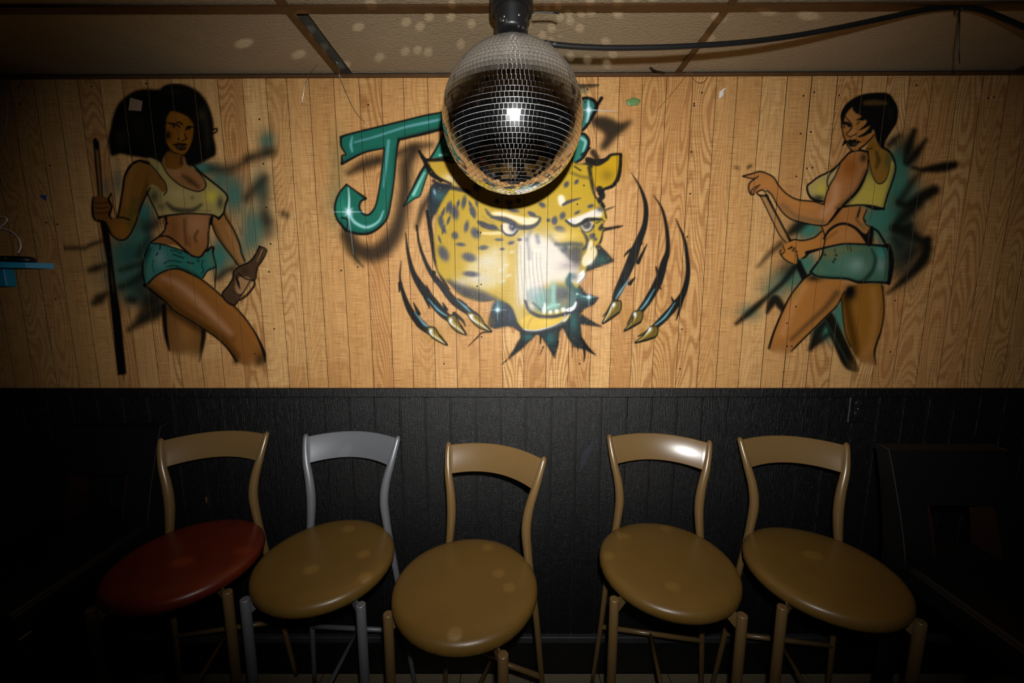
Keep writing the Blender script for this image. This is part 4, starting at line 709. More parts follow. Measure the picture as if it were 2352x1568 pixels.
    L(K_(720, 580, 700, 640, 640, 670), 3, (150, 164, 180), .7, 2); L(K_(500, 540, 510, 620, 580, 685, 680, 690, 750, 620), [4, 4, 5, 5, 5], (36, 40, 52), .92, 1.6)
    L(K_(340, 405, 450, 425, 560, 450, 660, 490, 760, 560, 880, 570, 1000, 550, 1080, 490, 1110, 430), [5, 10, 13, 12, 11, 11, 9, 6, 4], (44, 48, 60), .94, 2.6); L(K_(245, 280, 290, 350, 350, 405), [3, 7, 6], (56, 60, 70), .85, 2.5); L(K_(1090, 400, 1115, 440, 1060, 520), 4, (50, 52, 60), .8, 2.5); L(K_(930, 330, 1000, 370, 1050, 400), [4, 9, 5], (56, 58, 70), .9, 3)
    L(K_(190, 390, 290, 460, 380, 490), 3, (130, 100, 50), .5, 2.5); L(K_(440, 600, 500, 640), 3, (60, 56, 50), .7, 1.6); L(K_(200, 660, 360, 665, 480, 655), [5, 6, 4], (230, 214, 176), .8, 3)
    # right eye
    FILL(K_(1540, 450, 1680, 400, 1850, 335, 2000, 275, 2085, 305, 2080, 400, 1950, 410, 1830, 450, 1720, 515, 1620, 515), (226, 218, 208), .96, 1.8); c.blob(K_(1620, 480)[0], 10, 4, (170, 190, 220), .5)
    FILL(K_(1740, 520, 1800, 480, 1920, 470, 1950, 540, 1900, 610, 1820, 630, 1760, 590), (214, 206, 196), .97, 1.2); c.blob(K_(1850, 525)[0], 11, 11, (34, 38, 44), .97, 0, 4); c.blob(K_(1835, 510)[0], 4, 4, (130, 140, 150), .6)
    L(K_(1520, 460, 1580, 510, 1660, 545, 1760, 510, 1850, 450, 1960, 440, 2090, 440), [5, 6, 7, 8, 9, 8, 5], (26, 30, 36), .95, 1.8); L(K_(1750, 560, 1790, 620, 1850, 645, 1920, 615, 1960, 540), [4, 3.4, 3, 3.4, 5], (50, 56, 62), .9, 1.4); L(K_(2000, 500, 2060, 470), 4, (40, 40, 36), .7, 2)
    FILL(H_(415, 925, 440, 910, 465, 930, 470, 985, 440, 1000, 418, 975), (232, 222, 202), .95, 2); L(H_(455, 990, 500, 965, 590, 938), [6, 8, 2], (52, 52, 66), .92, 2)
    c.blob(K_(2070, 280)[0], 9, 6, (60, 66, 90), .85); L(K_(2000, 20, 2060, 140, 2130, 260, 2160, 400), [12, 12, 5, 4], INK, .9, 2.2); L(K_(2150, 400, 2190, 450), 2.4, INK, .8, 1.2); L(K_(2110, 460, 2160, 510), 2.4, INK, .8, 1.2); FILL(K_(2030, 600, 2100, 500, 2130, 560, 2110, 610), (22, 24, 24), .93, 1.6); L(K_(2120, 600, 2090, 740, 2050, 850, 2010, 880), [4, 5, 7, 8], INK, .88, 1.8)
    L(H_(660, 700, 690, 850, 720, 920), [9, 10, 12], INK, .8, 3); L(H_(560, 660, 640, 665, 690, 690), [6, 8, 9], INK, .85, 2.5); L(H_(520, 740, 600, 770, 670, 780), 6, (90, 76, 34), .7, 4); L(H_(545, 690, 590, 720), 4, INK, .7, 2)
    # nose
    c.blob(K_(1620, 700)[0], 30, 18, (206, 172, 62), .7); c.blob(K_(1420, 700)[0], 22, 12, (228, 206, 150), .7)
    L(K_(1770, 620, 1830, 700, 1865, 790, 1850, 870, 1800, 910), [3, 6, 8, 9, 7], (40, 42, 44), .9, 2.6); L(K_(1360, 830, 1480, 840, 1620, 825, 1760, 840), [6, 9, 8, 8], (66, 72, 76), .8, 4); c.blob(K_(1520, 900)[0], 9, 9, (48, 70, 74), .9); c.blob(K_(1580, 890)[0], 5, 4, (206, 208, 206), .6)
    c.blob(K_(1680, 930)[0], 18, 14, (50, 52, 56), .85); c.blob(K_(1690, 1080)[0], 14, 18, (58, 56, 62), .9); c.blob(K_(1640, 1000)[0], 14, 12, (64, 62, 66), .7); L(K_(1480, 930, 1560, 1010, 1640, 1080), 8, (70, 70, 76), .6, 5); c.blob(K_(1560, 1180)[0], 22, 9, (150, 136, 140), .6)
    c.setclip()
    FILL(K_(1895, 775, 1940, 790, 1960, 850, 2000, 910, 2010, 1000, 1970, 1080, 1910, 1145, 1810, 1190, 1770, 1130, 1790, 1040, 1850, 950, 1865, 860), (228, 210, 168), .97, 1.8); L(K_(1960, 840, 1915, 920), 3, (150, 130, 90), .6, 2); c.blob(K_(1900, 1120)[0], 8, 8, (232, 226, 214), .7)
    # mouth
    FILL(M_(1370, 335, 1430, 315, 1445, 420, 1380, 520, 1295, 580, 1300, 470, 1310, 400), (226, 222, 220), .97, 1.4); L(M_(1440, 330, 1440, 430, 1300, 580), 2, (90, 84, 80), .7, 1.3)
    c.blob(M_(1240, 430)[0], 9, 9, (96, 104, 118), .85); L(M_(1170, 400, 1140, 520, 1200, 640, 1290, 720), [8, 14, 16, 14], (34, 78, 80), .9, 4)
    FILL(M_(400, 700, 560, 640, 760, 640, 900, 600, 1080, 620, 1250, 700, 1300, 860, 1250, 980, 1050, 1040, 740, 1090, 540, 1040, 420, 900), (96, 130, 128), .8, 4); c.blob(M_(560, 740)[0], 20, 18, (200, 200, 198), .7)
    c.blob(M_(1080, 740)[0], 20, 18, (62, 66, 72), .8); c.blob(M_(960, 760)[0], 8, 18, (84, 72, 80), .6); c.blob(M_(1080, 900)[0], 10, 9, (150, 116, 84), .6)
    FILL(M_(830, 560, 905, 560, 912, 900, 985, 930, 940, 990, 850, 1020, 740, 1010, 740, 940, 830, 880), (134, 180, 168), .95, 2); FILL(M_(520, 780, 700, 720, 735, 880, 700, 1000, 600, 1000), (122, 164, 158), .85, 4); L(M_(740, 1010, 880, 940, 980, 930), 4, (160, 205, 192), .8, 2)
    L(M_(365, 870, 420, 1010, 560, 1130, 740, 1165, 950, 1140, 1130, 1080, 1270, 1010, 1310, 860), [5, 8, 10, 10, 8, 9, 9, 8], (44, 46, 60), .95, 2.2); c.blob(M_(480, 960)[0], 8, 12, (214, 206, 196), .7); L(M_(500, 900, 600, 990, 690, 1060), 4, (60, 66, 76), .7, 2.5)
    for p, rx, ry in ((M_(705, 1040), 5.5, 9), (M_(815, 1070), 5, 5), (M_(930, 1055), 5.5, 5.5), (M_(1050, 1030), 6, 6), (M_(715, 960), 3, 8)): c.blob(p[0], rx, ry, (228, 228, 224), .96, 0, 4)
    FILL(M_(1085, 1030, 1150, 990, 1220, 960, 1275, 870, 1292, 910, 1265, 1000, 1190, 1060, 1110, 1060), (228, 232, 230), .98, 1.1)
    FILL(M_(290, 1210, 450, 1120, 600, 1170, 900, 1180, 1035, 1150, 1040, 1225, 900, 1312, 700, 1382, 500, 1405, 380, 1400, 310, 1340), (218, 182, 74), .9, 2.2); L(M_(400, 1390, 430, 1260, 500, 1160), 4, (170, 140, 60), .6, 3); c.blob(M_(800, 1250)[0], 22, 6, (226, 194, 90), .6)
    L(M_(340, 1385, 500, 1412, 700, 1378, 900, 1318, 1060, 1230, 1160, 1110), [4, 5, 5, 5, 5, 3], (206, 212, 224), .9, 2); L(M_(1040, 1230, 1085, 1110), [4, 2], (190, 196, 204), .8, 2); L(M_(160, 1250, 220, 1330, 300, 1400, 360, 1420), [8, 12, 9, 4], (34, 42, 50), .9, 2.4); L(M_(380, 1425, 600, 1425, 860, 1350, 1040, 1260), 5, (30, 36, 44), .8, 2.5)
    # fine dark whisker marks over the muzzle
    for k in range(7):
        x = 1187+k*9; L([(x, 560+4*k), (x+1.5, 620), (x+5+1.2*k, 690+c.rng.uniform(-8, 8))], [.6, 1.2, .6], (70, 66, 76), .5, .8)
    for p in (J_(860, 380), J_(920, 420), J_(870, 465), J_(900, 345), J_(940, 250)): c.blob(p[0], 6, 3, (206, 200, 188), .8, -15)
    # ears
    le = E_(835, 645, 900, 640, 1010, 650, 1120, 700, 1120, 850, 1010, 822, 905, 772, 850, 712)
    FILL(le, (186, 150, 50), .97, 1.5); c.setclip(le, 1); c.blob(E_(1010, 780)[0], 20, 9, (222, 206, 170), .8); c.blob(E_(1060, 820)[0], 14, 10, (190, 170, 140), .6); c.setclip()
    L(E_(760, 570, 790, 625, 850, 642, 950, 642, 1020, 655), [3, 7, 6, 5, 7], INK, .92, 2); L(E_(830, 680, 850, 712, 905, 775, 1010, 824), [6, 6, 7, 3], INK, .92, 1.8); L(E_(870, 800, 930, 840, 1060, 865, 1150, 890), [6, 9, 9, 8], (34, 36, 44), .9, 3)
    re = H_(690, 690, 760, 655, 820, 612, 872, 590, 905, 602, 902, 700, 882, 785, 840, 842, 780, 862, 720, 866, 690, 790)
    FILL(re, (186, 146, 22), .97, 1.5); c.setclip(re, 1); c.blob(H_(800, 760)[0], 14, 14, (120, 96, 24), .6); c.blob(H_(840, 660)[0], 14, 14, (194, 154, 26), .6); c.setclip(); c.blob(H_(930, 680)[0], 10, 30, (210, 150, 30), .35)
    L(H_(905, 600, 900, 700, 882, 785, 840, 842, 780, 866, 740, 900), [7, 8, 9, 8, 6, 8], INK, .94, 1.6); L(H_(650, 640, 720, 660, 790, 635, 830, 600, 905, 592), [14, 16, 9, 6, 5], INK, .9, 2); L(H_(690, 580, 730, 640), [14, 10], (40, 34, 24), .8, 4); L(H_(740, 870, 760, 920, 740, 960, 770, 1000), [16, 14, 8, 8], INK, .9, 2.4)
    L(H_(790, 1025, 860, 1000), [3, 1], (60, 54, 40), .6, 1.5)
    c.star(J_(836, 672)[0], 22); c.star(J_(1502, 578)[0], 20); c.blob(J_(1415, 556)[0], 2.4, 2.4, (220, 235, 240), .9); L(J_(1415, 556, 1500, 580), 2, (170, 205, 220), .5, 1.5)
    c.rgb *= .93
    # random flecks in dark areas, where the coat lets more wood through
    n = c.rng.random((c.h, c.w)); g = gblur(n, 1.1); g = (g-g.mean())/g.std()
    dark = c.rgb.mean(-1) < .36
    c.a *= np.where(dark & (g > 1.9), .45, 1.0)
    return c

def paint_slash(body, widths, claw, barbs, sheen, flip, box):
    c = Canvas(*box)
    c.line(body, widths, (20, 22, 23), .95, 1.8)
    for b in barbs: c.line(b, np.linspace(9, 2, len(b)), (20, 22, 23), .95, 1.6)
    c.line(sheen, np.r_[2, 9, 4], (36, 82, 88), .75, 3); c.line(sheen, np.r_[.6, 2.6, 1.4], (150, 196, 215), .8, 1.5)
    q = np.array(claw); m = q.mean(0)
    c.blob(tuple(m), 26, 18, (190, 146, 36), .25)
    c.fill(claw, (100, 82, 34), .97, 1.2)
    c.setclip(claw, 1); c.line([claw[0], tuple(m), claw[3]], [5, 5, 2], (164, 134, 44), .8, 2); c.line([tuple((q[0]+q[-1])/2), tuple((m+q[-1])/2), claw[3]], [6, 4, 1], (214, 216, 206), .85, 2); c.setclip()
    c.line(list(claw)+[claw[0]], [2.6, 4, 4.6, 4, 3, 2.6, 2], (16, 17, 14), .93, 1.3)
    c.line([claw[2], claw[3]], [4, 3], (20, 20, 16), .9, 1.6)
    c.blob(tuple(q[0]*.6+m*.4), 4, 5, (210, 226, 236), .85)
    return c

def claw_slashes():
    out = []
    def add(body, w, claw, barbs, sheen):
        allp = np.array(list(body)+list(claw)+[p for b in barbs for p in b]); mn, mx = allp.min(0)-34, allp.max(0)+34
        out.append(paint_slash(body, w, claw, barbs, sheen, 1, (mn[0], mn[1], mx[0], mx[1])))
    add(J_(132, 315, 124, 440, 150, 560, 200, 680, 275, 780, 340, 830), [1, 4, 9, 14, 17, 15], J_(325, 800, 375, 800, 415, 860, 468, 928, 400, 900, 345, 860), [J_(125, 480, 118, 540), J_(260, 700, 222, 620), J_(300, 800, 245, 785)], J_(230, 690, 300, 775, 340, 800))
    add(J_(165, 110, 182, 250, 220, 400, 290, 520, 360, 610, 430, 690, 480, 735), [1.5, 6, 11, 18, 20, 19, 16], J_(470, 722, 520, 712, 570, 790, 606, 852, 540, 832, 488, 780), [J_(340, 560, 318, 495), J_(310, 580, 340, 660), J_(460, 670, 435, 620), J_(520, 700, 580, 750, 600, 790)], J_(330, 590, 400, 670, 470, 720))
    add(E_(740, 1150, 760, 1290)+J_(300, 300, 350, 400, 430, 500, 520, 610, 620, 680, 680, 715), [3, 5, 7, 10, 14, 17, 17, 13], J_(612, 688, 700, 712, 745, 780, 792, 830, 700, 802, 640, 745), [J_(370, 400, 375, 470), J_(440, 520, 465, 580), J_(600, 640, 550, 590)], J_(540, 600, 600, 650, 640, 690))
    add(H_(990, 742, 1060, 860, 1102, 1000, 1092, 1150, 1035, 1300)+J_(1825, 280, 1770, 410, 1710, 540, 1685, 620), [1, 5, 10, 12, 17, 22, 20, 16, 12], J_(1690, 610, 1735, 610, 1722, 690, 1602, 772, 1640, 690, 1660, 640), [H_(1060, 1290, 960, 1360, 932, 1395), H_(1040, 1440, 1110, 1300), J_(1800, 480, 1838, 435), J_(1690, 600, 1640, 680, 1605, 720)], J_(1790, 450, 1730, 540, 1700, 590))
    add(H_(1162, 915, 1232, 1030, 1268, 1200, 1272, 1350)+J_(2050, 330, 2010, 460, 1940, 590, 1870, 690), [1, 5, 8, 10, 15, 19, 18, 14], J_(1835, 682, 1890, 682, 1878, 760, 1760, 826, 1820, 750, 1830, 715), [J_(2010, 420, 1990, 355), J_(1990, 480, 2030, 520), J_(1830, 700, 1780, 780)], J_(1980, 520, 1920, 620, 1870, 680))
    add(H_(1335, 1098, 1400, 1250)+J_(2215, 260, 2225, 400, 2195, 540, 2130, 640, 2060, 720, 1985, 795), [1, 6, 8, 10, 13, 17, 17, 14], J_(1955, 792, 2002, 798, 1985, 870, 1842, 912, 1900, 860, 1925, 825), [J_(2190, 560, 2160, 680, 2140, 745), J_(2130, 640, 2105, 580), J_(1940, 830, 1860, 865)], J_(2130, 620, 2060, 720, 1985, 785))
    return out
# ---------------------------------------------------------------- end of airbrush
# ================================================================ the painted wall: each picture is a thin coat following the planks
def to_px(X, Z):
    dy = DIST; dz = Z-EYE; zc_ = dy*math.cos(PITCH)-dz*math.sin(PITCH); up = dy*math.sin(PITCH)+dz*math.cos(PITCH)
    return 1176+FPX*X/zc_, 784-FPX*up/zc_
def coat(name, c, lift, parent=None, step=.0026):
    P = [at_y(c.x0, c.y0), at_y(c.x0+c.w, c.y0), at_y(c.x0, c.y0+c.h), at_y(c.x0+c.w, c.y0+c.h)]
    x0, x1 = min(p.x for p in P), max(p.x for p in P); z0, z1 = max(RAIL+.002, min(p.z for p in P)), min(CEIL-.03, max(p.z for p in P))
    cols = [(x, 0.0) for x in np.arange(x0, x1, step) if min(abs(x-g) for g in GROOVES) > .0017]
    for g in GROOVES:
        if x0 < g < x1: cols += [(g-.0008, 0.), (g+.0008, 0.)]
    cols.sort(); xs = np.array([a for a, _ in cols]); dep = np.array([b for _, b in cols]); zs = np.arange(z0, z1, step)
    X, Z = np.meshgrid(xs, zs); U, V = to_px(X, Z)
    u = np.clip(U-c.x0-.5, 0, c.w-1.001); v = np.clip(V-c.y0-.5, 0, c.h-1.001); iu, iv = u.astype(int), v.astype(int); fu, fv = (u-iu), (v-iv)
    pre = np.dstack([c.rgb*c.a[..., None], c.a])
    def g(a, b): return pre[np.minimum(iv+b, c.h-1), np.minimum(iu+a, c.w-1)]
    s = (g(0, 0)*((1-fu)*(1-fv))[..., None]+g(1, 0)*(fu*(1-fv))[..., None]+g(0, 1)*((1-fu)*fv)[..., None]+g(1, 1)*(fu*fv)[..., None])
    al = s[..., 3]; rgb = np.clip(s[..., :3]/np.maximum(al, 1e-4)[..., None], 0, 1)
    lin = np.where(rgb <= .04045, rgb/12.92, ((rgb+.055)/1.055)**2.4)
    nz, nx = X.shape; idx = np.arange(nz*nx).reshape(nz, nx)
    keep = np.maximum.reduce([al[:-1, :-1], al[1:, :-1], al[:-1, 1:], al[1:, 1:]]) > .035
    gap = np.array([any(abs((p_+q_)/2-g_) < .0004 for g_ in GROOVES) for p_, q_ in zip(xs[:-1], xs[1:])]); keep &= ~gap[None, :]       # no paint down in the grooves
    q = np.stack([idx[:-1, :-1], idx[:-1, 1:], idx[1:, 1:], idx[1:, :-1]], -1)[keep]
    used = np.unique(q); remap = np.zeros(nz*nx, int); remap[used] = np.arange(len(used)); q = remap[q]
    co = np.stack([X.ravel(), np.broadcast_to(dep, X.shape).ravel()-lift, Z.ravel()], -1)[used]
    me = bpy.data.meshes.new(name); me.vertices.add(len(co)); me.vertices.foreach_set('co', co.ravel().astype(np.float32))
    me.loops.add(q.size); me.loops.foreach_set('vertex_index', q.ravel().astype(np.int32)); me.polygons.add(len(q)); me.polygons.foreach_set('loop_start', np.arange(0, q.size, 4, dtype=np.int32)); me.update(calc_edges=True)
    at = me.attributes.new('paint', 'FLOAT_COLOR', 'POINT'); at.data.foreach_set('color', np.concatenate([lin.reshape(-1, 3), al.reshape(-1, 1)], 1)[used].ravel().astype(np.float32))
    me.materials.append(M_PAINT); o = bpy.data.objects.new(name, me); return link(o, parent)
tag(coat('wall_painting', paint_cue_woman(), .0006), 'airbrushed woman with big afro and teal shorts holding cue and bottle', 'mural')
tag(coat('wall_painting', paint_turning_woman(), .0006), 'airbrushed short-haired woman seen from behind looking back over her shoulder', 'mural')
let = tag(empty('painted_lettering', (0, 0, 0)), 'teal airbrushed letters J A S partly hidden behind the mirror ball', 'lettering')
for k in 'JAS': coat('letter', paint_letters(k), {'J': .0005, 'A': .0007, 'S': .0006}[k], let)
jag = tag(empty('jaguar_painting', (0, 0, 0)), 'airbrushed snarling yellow spotted jaguar head with claw slashes either side', 'mural')
coat('head', paint_jaguar(), .0009, jag)
for c_ in claw_slashes(): coat('claw_slash', c_, .0012, jag)

# ================================================================ mirror ball, motor and cable
BR = .178; BC = Vector((.0015, -.452, 2.120))
ball = tag(empty('mirror_ball', BC-Vector((0, 0, BR))), 'large mirror ball of small square glass tiles hanging from ceiling motor', 'mirror ball')
UPB = Vector((0, 0, BR))
prof = [(BR*math.cos(math.radians(a)), BR*math.sin(math.radians(a))) for a in range(-89, 90, 4)]
MB().lathe(prof, 72, UPB).obj('core', M_CORE, ball)
tiles = []; rows = 50; rnd = random.Random(3)
for r in range(rows):
    la = -math.pi/2+math.pi*(r+.5)/rows; n = max(4, int(2*math.pi*BR*math.cos(la)/.0096)); ph = rnd.random()*6.28
    for k in range(n):
        lo = ph+2*math.pi*k/n; tiles.append((la, lo, 2*math.pi*BR*math.cos(la)/n))
def tile_geom(la, lo, wd):
    N = Vector((math.cos(la)*math.cos(lo), math.cos(la)*math.sin(lo), math.sin(la))); c = N*(BR+.0004)
    E1 = Vector((-math.sin(lo), math.cos(lo), 0)); E2 = N.cross(E1)
    N2 = (N+E1*rnd.gauss(0, .006)+E2*rnd.gauss(0, .006)).normalized(); E1 = (E1-N2*E1.dot(N2)).normalized(); E2 = N2.cross(E1)
    a, b = (wd-.0006)/2, (math.pi*BR/rows-.0008)/2
    top = [c+E1*s*a+E2*t*b+N2*.0012 for s, t in ((-1, -1), (1, -1), (1, 1), (-1, 1))]; bot = [p-N2*.0024 for p in top]
    return top+bot, [(0, 1, 2, 3), (4, 7, 6, 5), (0, 4, 5, 1), (1, 5, 6, 2), (2, 6, 7, 3), (3, 7, 4, 0)], c, N2
geo = [tile_geom(*t) for t in tiles]
eye = Vector((0, -DIST, EYE))-BC
order = sorted(range(len(geo)), key=lambda i: -max(0, geo[i][3].dot((eye-geo[i][2]).normalized()))*tiles[i][2])
front = set(order[:300])
for i in order[:300]:
    V, F, _, _ = geo[i]; MB().add([p+UPB for p in V], F).obj('mirror_tile', M_MIRROR, ball)
rest = MB()
for i in range(len(geo)):
    if i not in front: rest.add([p+UPB for p in geo[i][0]], geo[i][1])
rest.obj('mirror_tiles', M_MIRROR, ball)['kind'] = 'stuff'
MB().lathe([(.012, 0), (.022, .001), (.022, .006), (.009, .010), (.004, .011)], 24, UPB+Vector((0, 0, BR-.001))).obj('top_cap', M_METAL, ball)
ring = [(0, .007*math.cos(a), .007*math.sin(a)+.016) for a in np.linspace(0, 2*math.pi, 17)]
MB().tube([Vector(p)+UPB+Vector((0, 0, BR)) for p in ring], .0013, 6, False).obj('hanging_ring', M_METAL, ball)

MT = Vector((BC.x-.002, BC.y, 2.322))
motor = tag(empty('ball_motor', MT), 'round black motor on ceiling turning the mirror ball', 'motor')
MB().lathe([(.0, 0), (.030, .0), (.0385, .003), (.0405, .008), (.0405, .040), (.043, .046), (.043, .052), (.041, .056)], 40).obj('housing', M_BLK, motor)
MB().lathe([(.041, .050), (.0525, .052), (.0535, .057), (.0535, .086), (.050, .092), (.03, .094)], 40).obj('upper_housing', M_BLK, motor)
MB().box((-.028, -.02, .09), (.028, .02, zc(0)-MT.z+.004), .002).obj('mounting_bracket', M_BLK, motor)
for sx in (-1, 1):
    MB().box((sx*.030-.005, -.030, .088), (sx*.030+.005, .03, .104), .001).obj('bracket_arm', M_BLK, motor)
for a, h in ((-118, .020), (-64, .023), (-122, .012)):
    q = math.radians(a); MB().lathe([(.0036, 0), (.0032, .0012), (.001, .0018)], 10).obj('screw', M_METAL, motor, (.0403*math.cos(q), .0403*math.sin(q), h)).rotation_euler = (0, math.pi/2, q)
MB().tube([(0, -.004, .006), (0, -.005, -.006), (0, -.001, -.012), (0, .003, -.008)], .0014, 8).obj('hook', M_METAL, motor)
for dy_, dz_ in ((0, 0), (.004, .004)):
    MB().tube(spline([(.050, dy_, .050+dz_), (.085, dy_, .051+dz_), (.105, dy_, .050+dz_), (.118, dy_-.006, .044+dz_)], 5), .0014, 8).obj('bare_wire', M_BLK, motor)

def cable(name, pts, r, mat, n=10, seg=8, parent=None): return MB().tube(spline(pts, seg), r, n).obj(name, mat, parent)
cp = []
for px, py, y in ((1206, 80, -.44), (1222, 92, -.432), (1270, 102, -.42), (1340, 108, -.405), (1430, 110, -.39), (1560, 107, -.375), (1700, 98, -.362), (1820, 83, -.352), (1930, 63, -.345), (2040, 40, -.340), (2130, 22, -.338), (2200, 17, -.337), (2250, 23, -.337), (2310, 45, -.337), (2390, 78, -.337), (2500, 110, -.337)):
    cp.append(at_y(px, py, y))
tag(cable('power_cable', cp, .0068, M_CORD, 12), 'thick black cable sagging under ceiling from the ball motor', 'cable')
zt = tag(empty('cable_tie', at_y(2202, 20, -.337)), 'black cable tie with long tail holding cable to ceiling grid', 'cable tie')
def rel(p, o): return p-o.location
MB().tube([Vector((0, .0105*math.cos(a), .0115*math.sin(a))) for a in np.linspace(0, 2*math.pi, 15)], .0016, 6, False).obj('loop', M_BLK, zt)
MB().tube([rel(at_y(*q), zt) for q in ((2203, 24, -.348), (2203, 60, -.345), (2201, 100, -.342), (2204, 146, -.338))], [.0022, .0022, .002, .0012], 6).obj('tail', M_BLK, zt)
wr = [((693, 242, -.012), (702, 190, -.03), (722, 155, -.05), (752, 141, -.06), (775, 145, -.055), (780, 175, -.03), (795, 213, -.02), (816, 256, -.012), (843, 287, -.004)),
      ((1591, 150, -.03), (1572, 178, -.015), (1540, 218, -.01), (1506, 258, -.004)), ((1583, 160, -.02), (1596, 184, -.02), (1612, 190, -.02), (1626, 178, -.02)), ((1493, 154, -.05), (1504, 162, -.04), (1526, 167, -.015))]
lab = ['thin bare wire looping out of ceiling grid beside letter J', 'thin copper wire hanging slantwise down the panelling near right ceiling bar', 'short curled copper wire under right ceiling bar', 'short black wire stub poking out at ceiling edge']
for q, lb, rr, m in zip(wr, lab, (.0008, .0008, .0007, .0028), (M_METAL, M_WIRE, M_WIRE, M_BLK)):
    tag(cable('loose_wire', [at_y(*p) for p in q], rr, m, 6, 6), lb, 'wire')

# ---------------------------------------------------------------- added spot lamps standing in for flash specks thrown by the ball
def beam(c, d, power, cone):
    L = bpy.data.lights.new('added_glint_lamp', 'SPOT'); L.energy = power; L.spot_size = math.radians(cone); L.spot_blend = .9; L.shadow_soft_size = .001; L.color = (1, .97, .9)
    o = bpy.data.objects.new('added_glint_lamp', L); o.location = c; o.rotation_euler = d.to_track_quat('-Z', 'Y').to_euler(); link(o)
glr = random.Random(11); hits = []
for V, F, c, N in geo:
    P = BC+c+N*.004; Ld = (FLASH-P).normalized()
    if N.dot(Ld) < .05: continue
    Rd = 2*N.dot(Ld)*N-Ld
    if Rd.z > .15:
        t = (CEIL-P.z)/Rd.z; q = P+Rd*t
        if -1.2 < q.x < 1.15 and -.372 < q.y < -.05: hits.append((glr.random(), P, Rd, (q-P).length))
hits.sort(key=lambda h: h[0])
for _, P, Rd, d in hits[:52]: beam(P, Rd, 24*d*d, 3.2*min(1.6, .45/d+.35))
for px, py in ((715, 1308), (560, 1262), (835, 1272), (800, 1214), (840, 1322), (1045, 1452), (1145, 1316), (1170, 1348), (1120, 1256), (1432, 1230), (1398, 1275), (1545, 1347), (1530, 1212), (1866, 1275), (1600, 1020), (800, 1024), (420, 1290)):
    q = at_z(px, py, .778) if py > 1100 else at_y(px, py, -.06); d = (q-BC).normalized(); P = BC+d*(BR+.006); beam(P, d, 12.0, 2.5)  # added lamps aimed at hand-picked spots on seats and rails

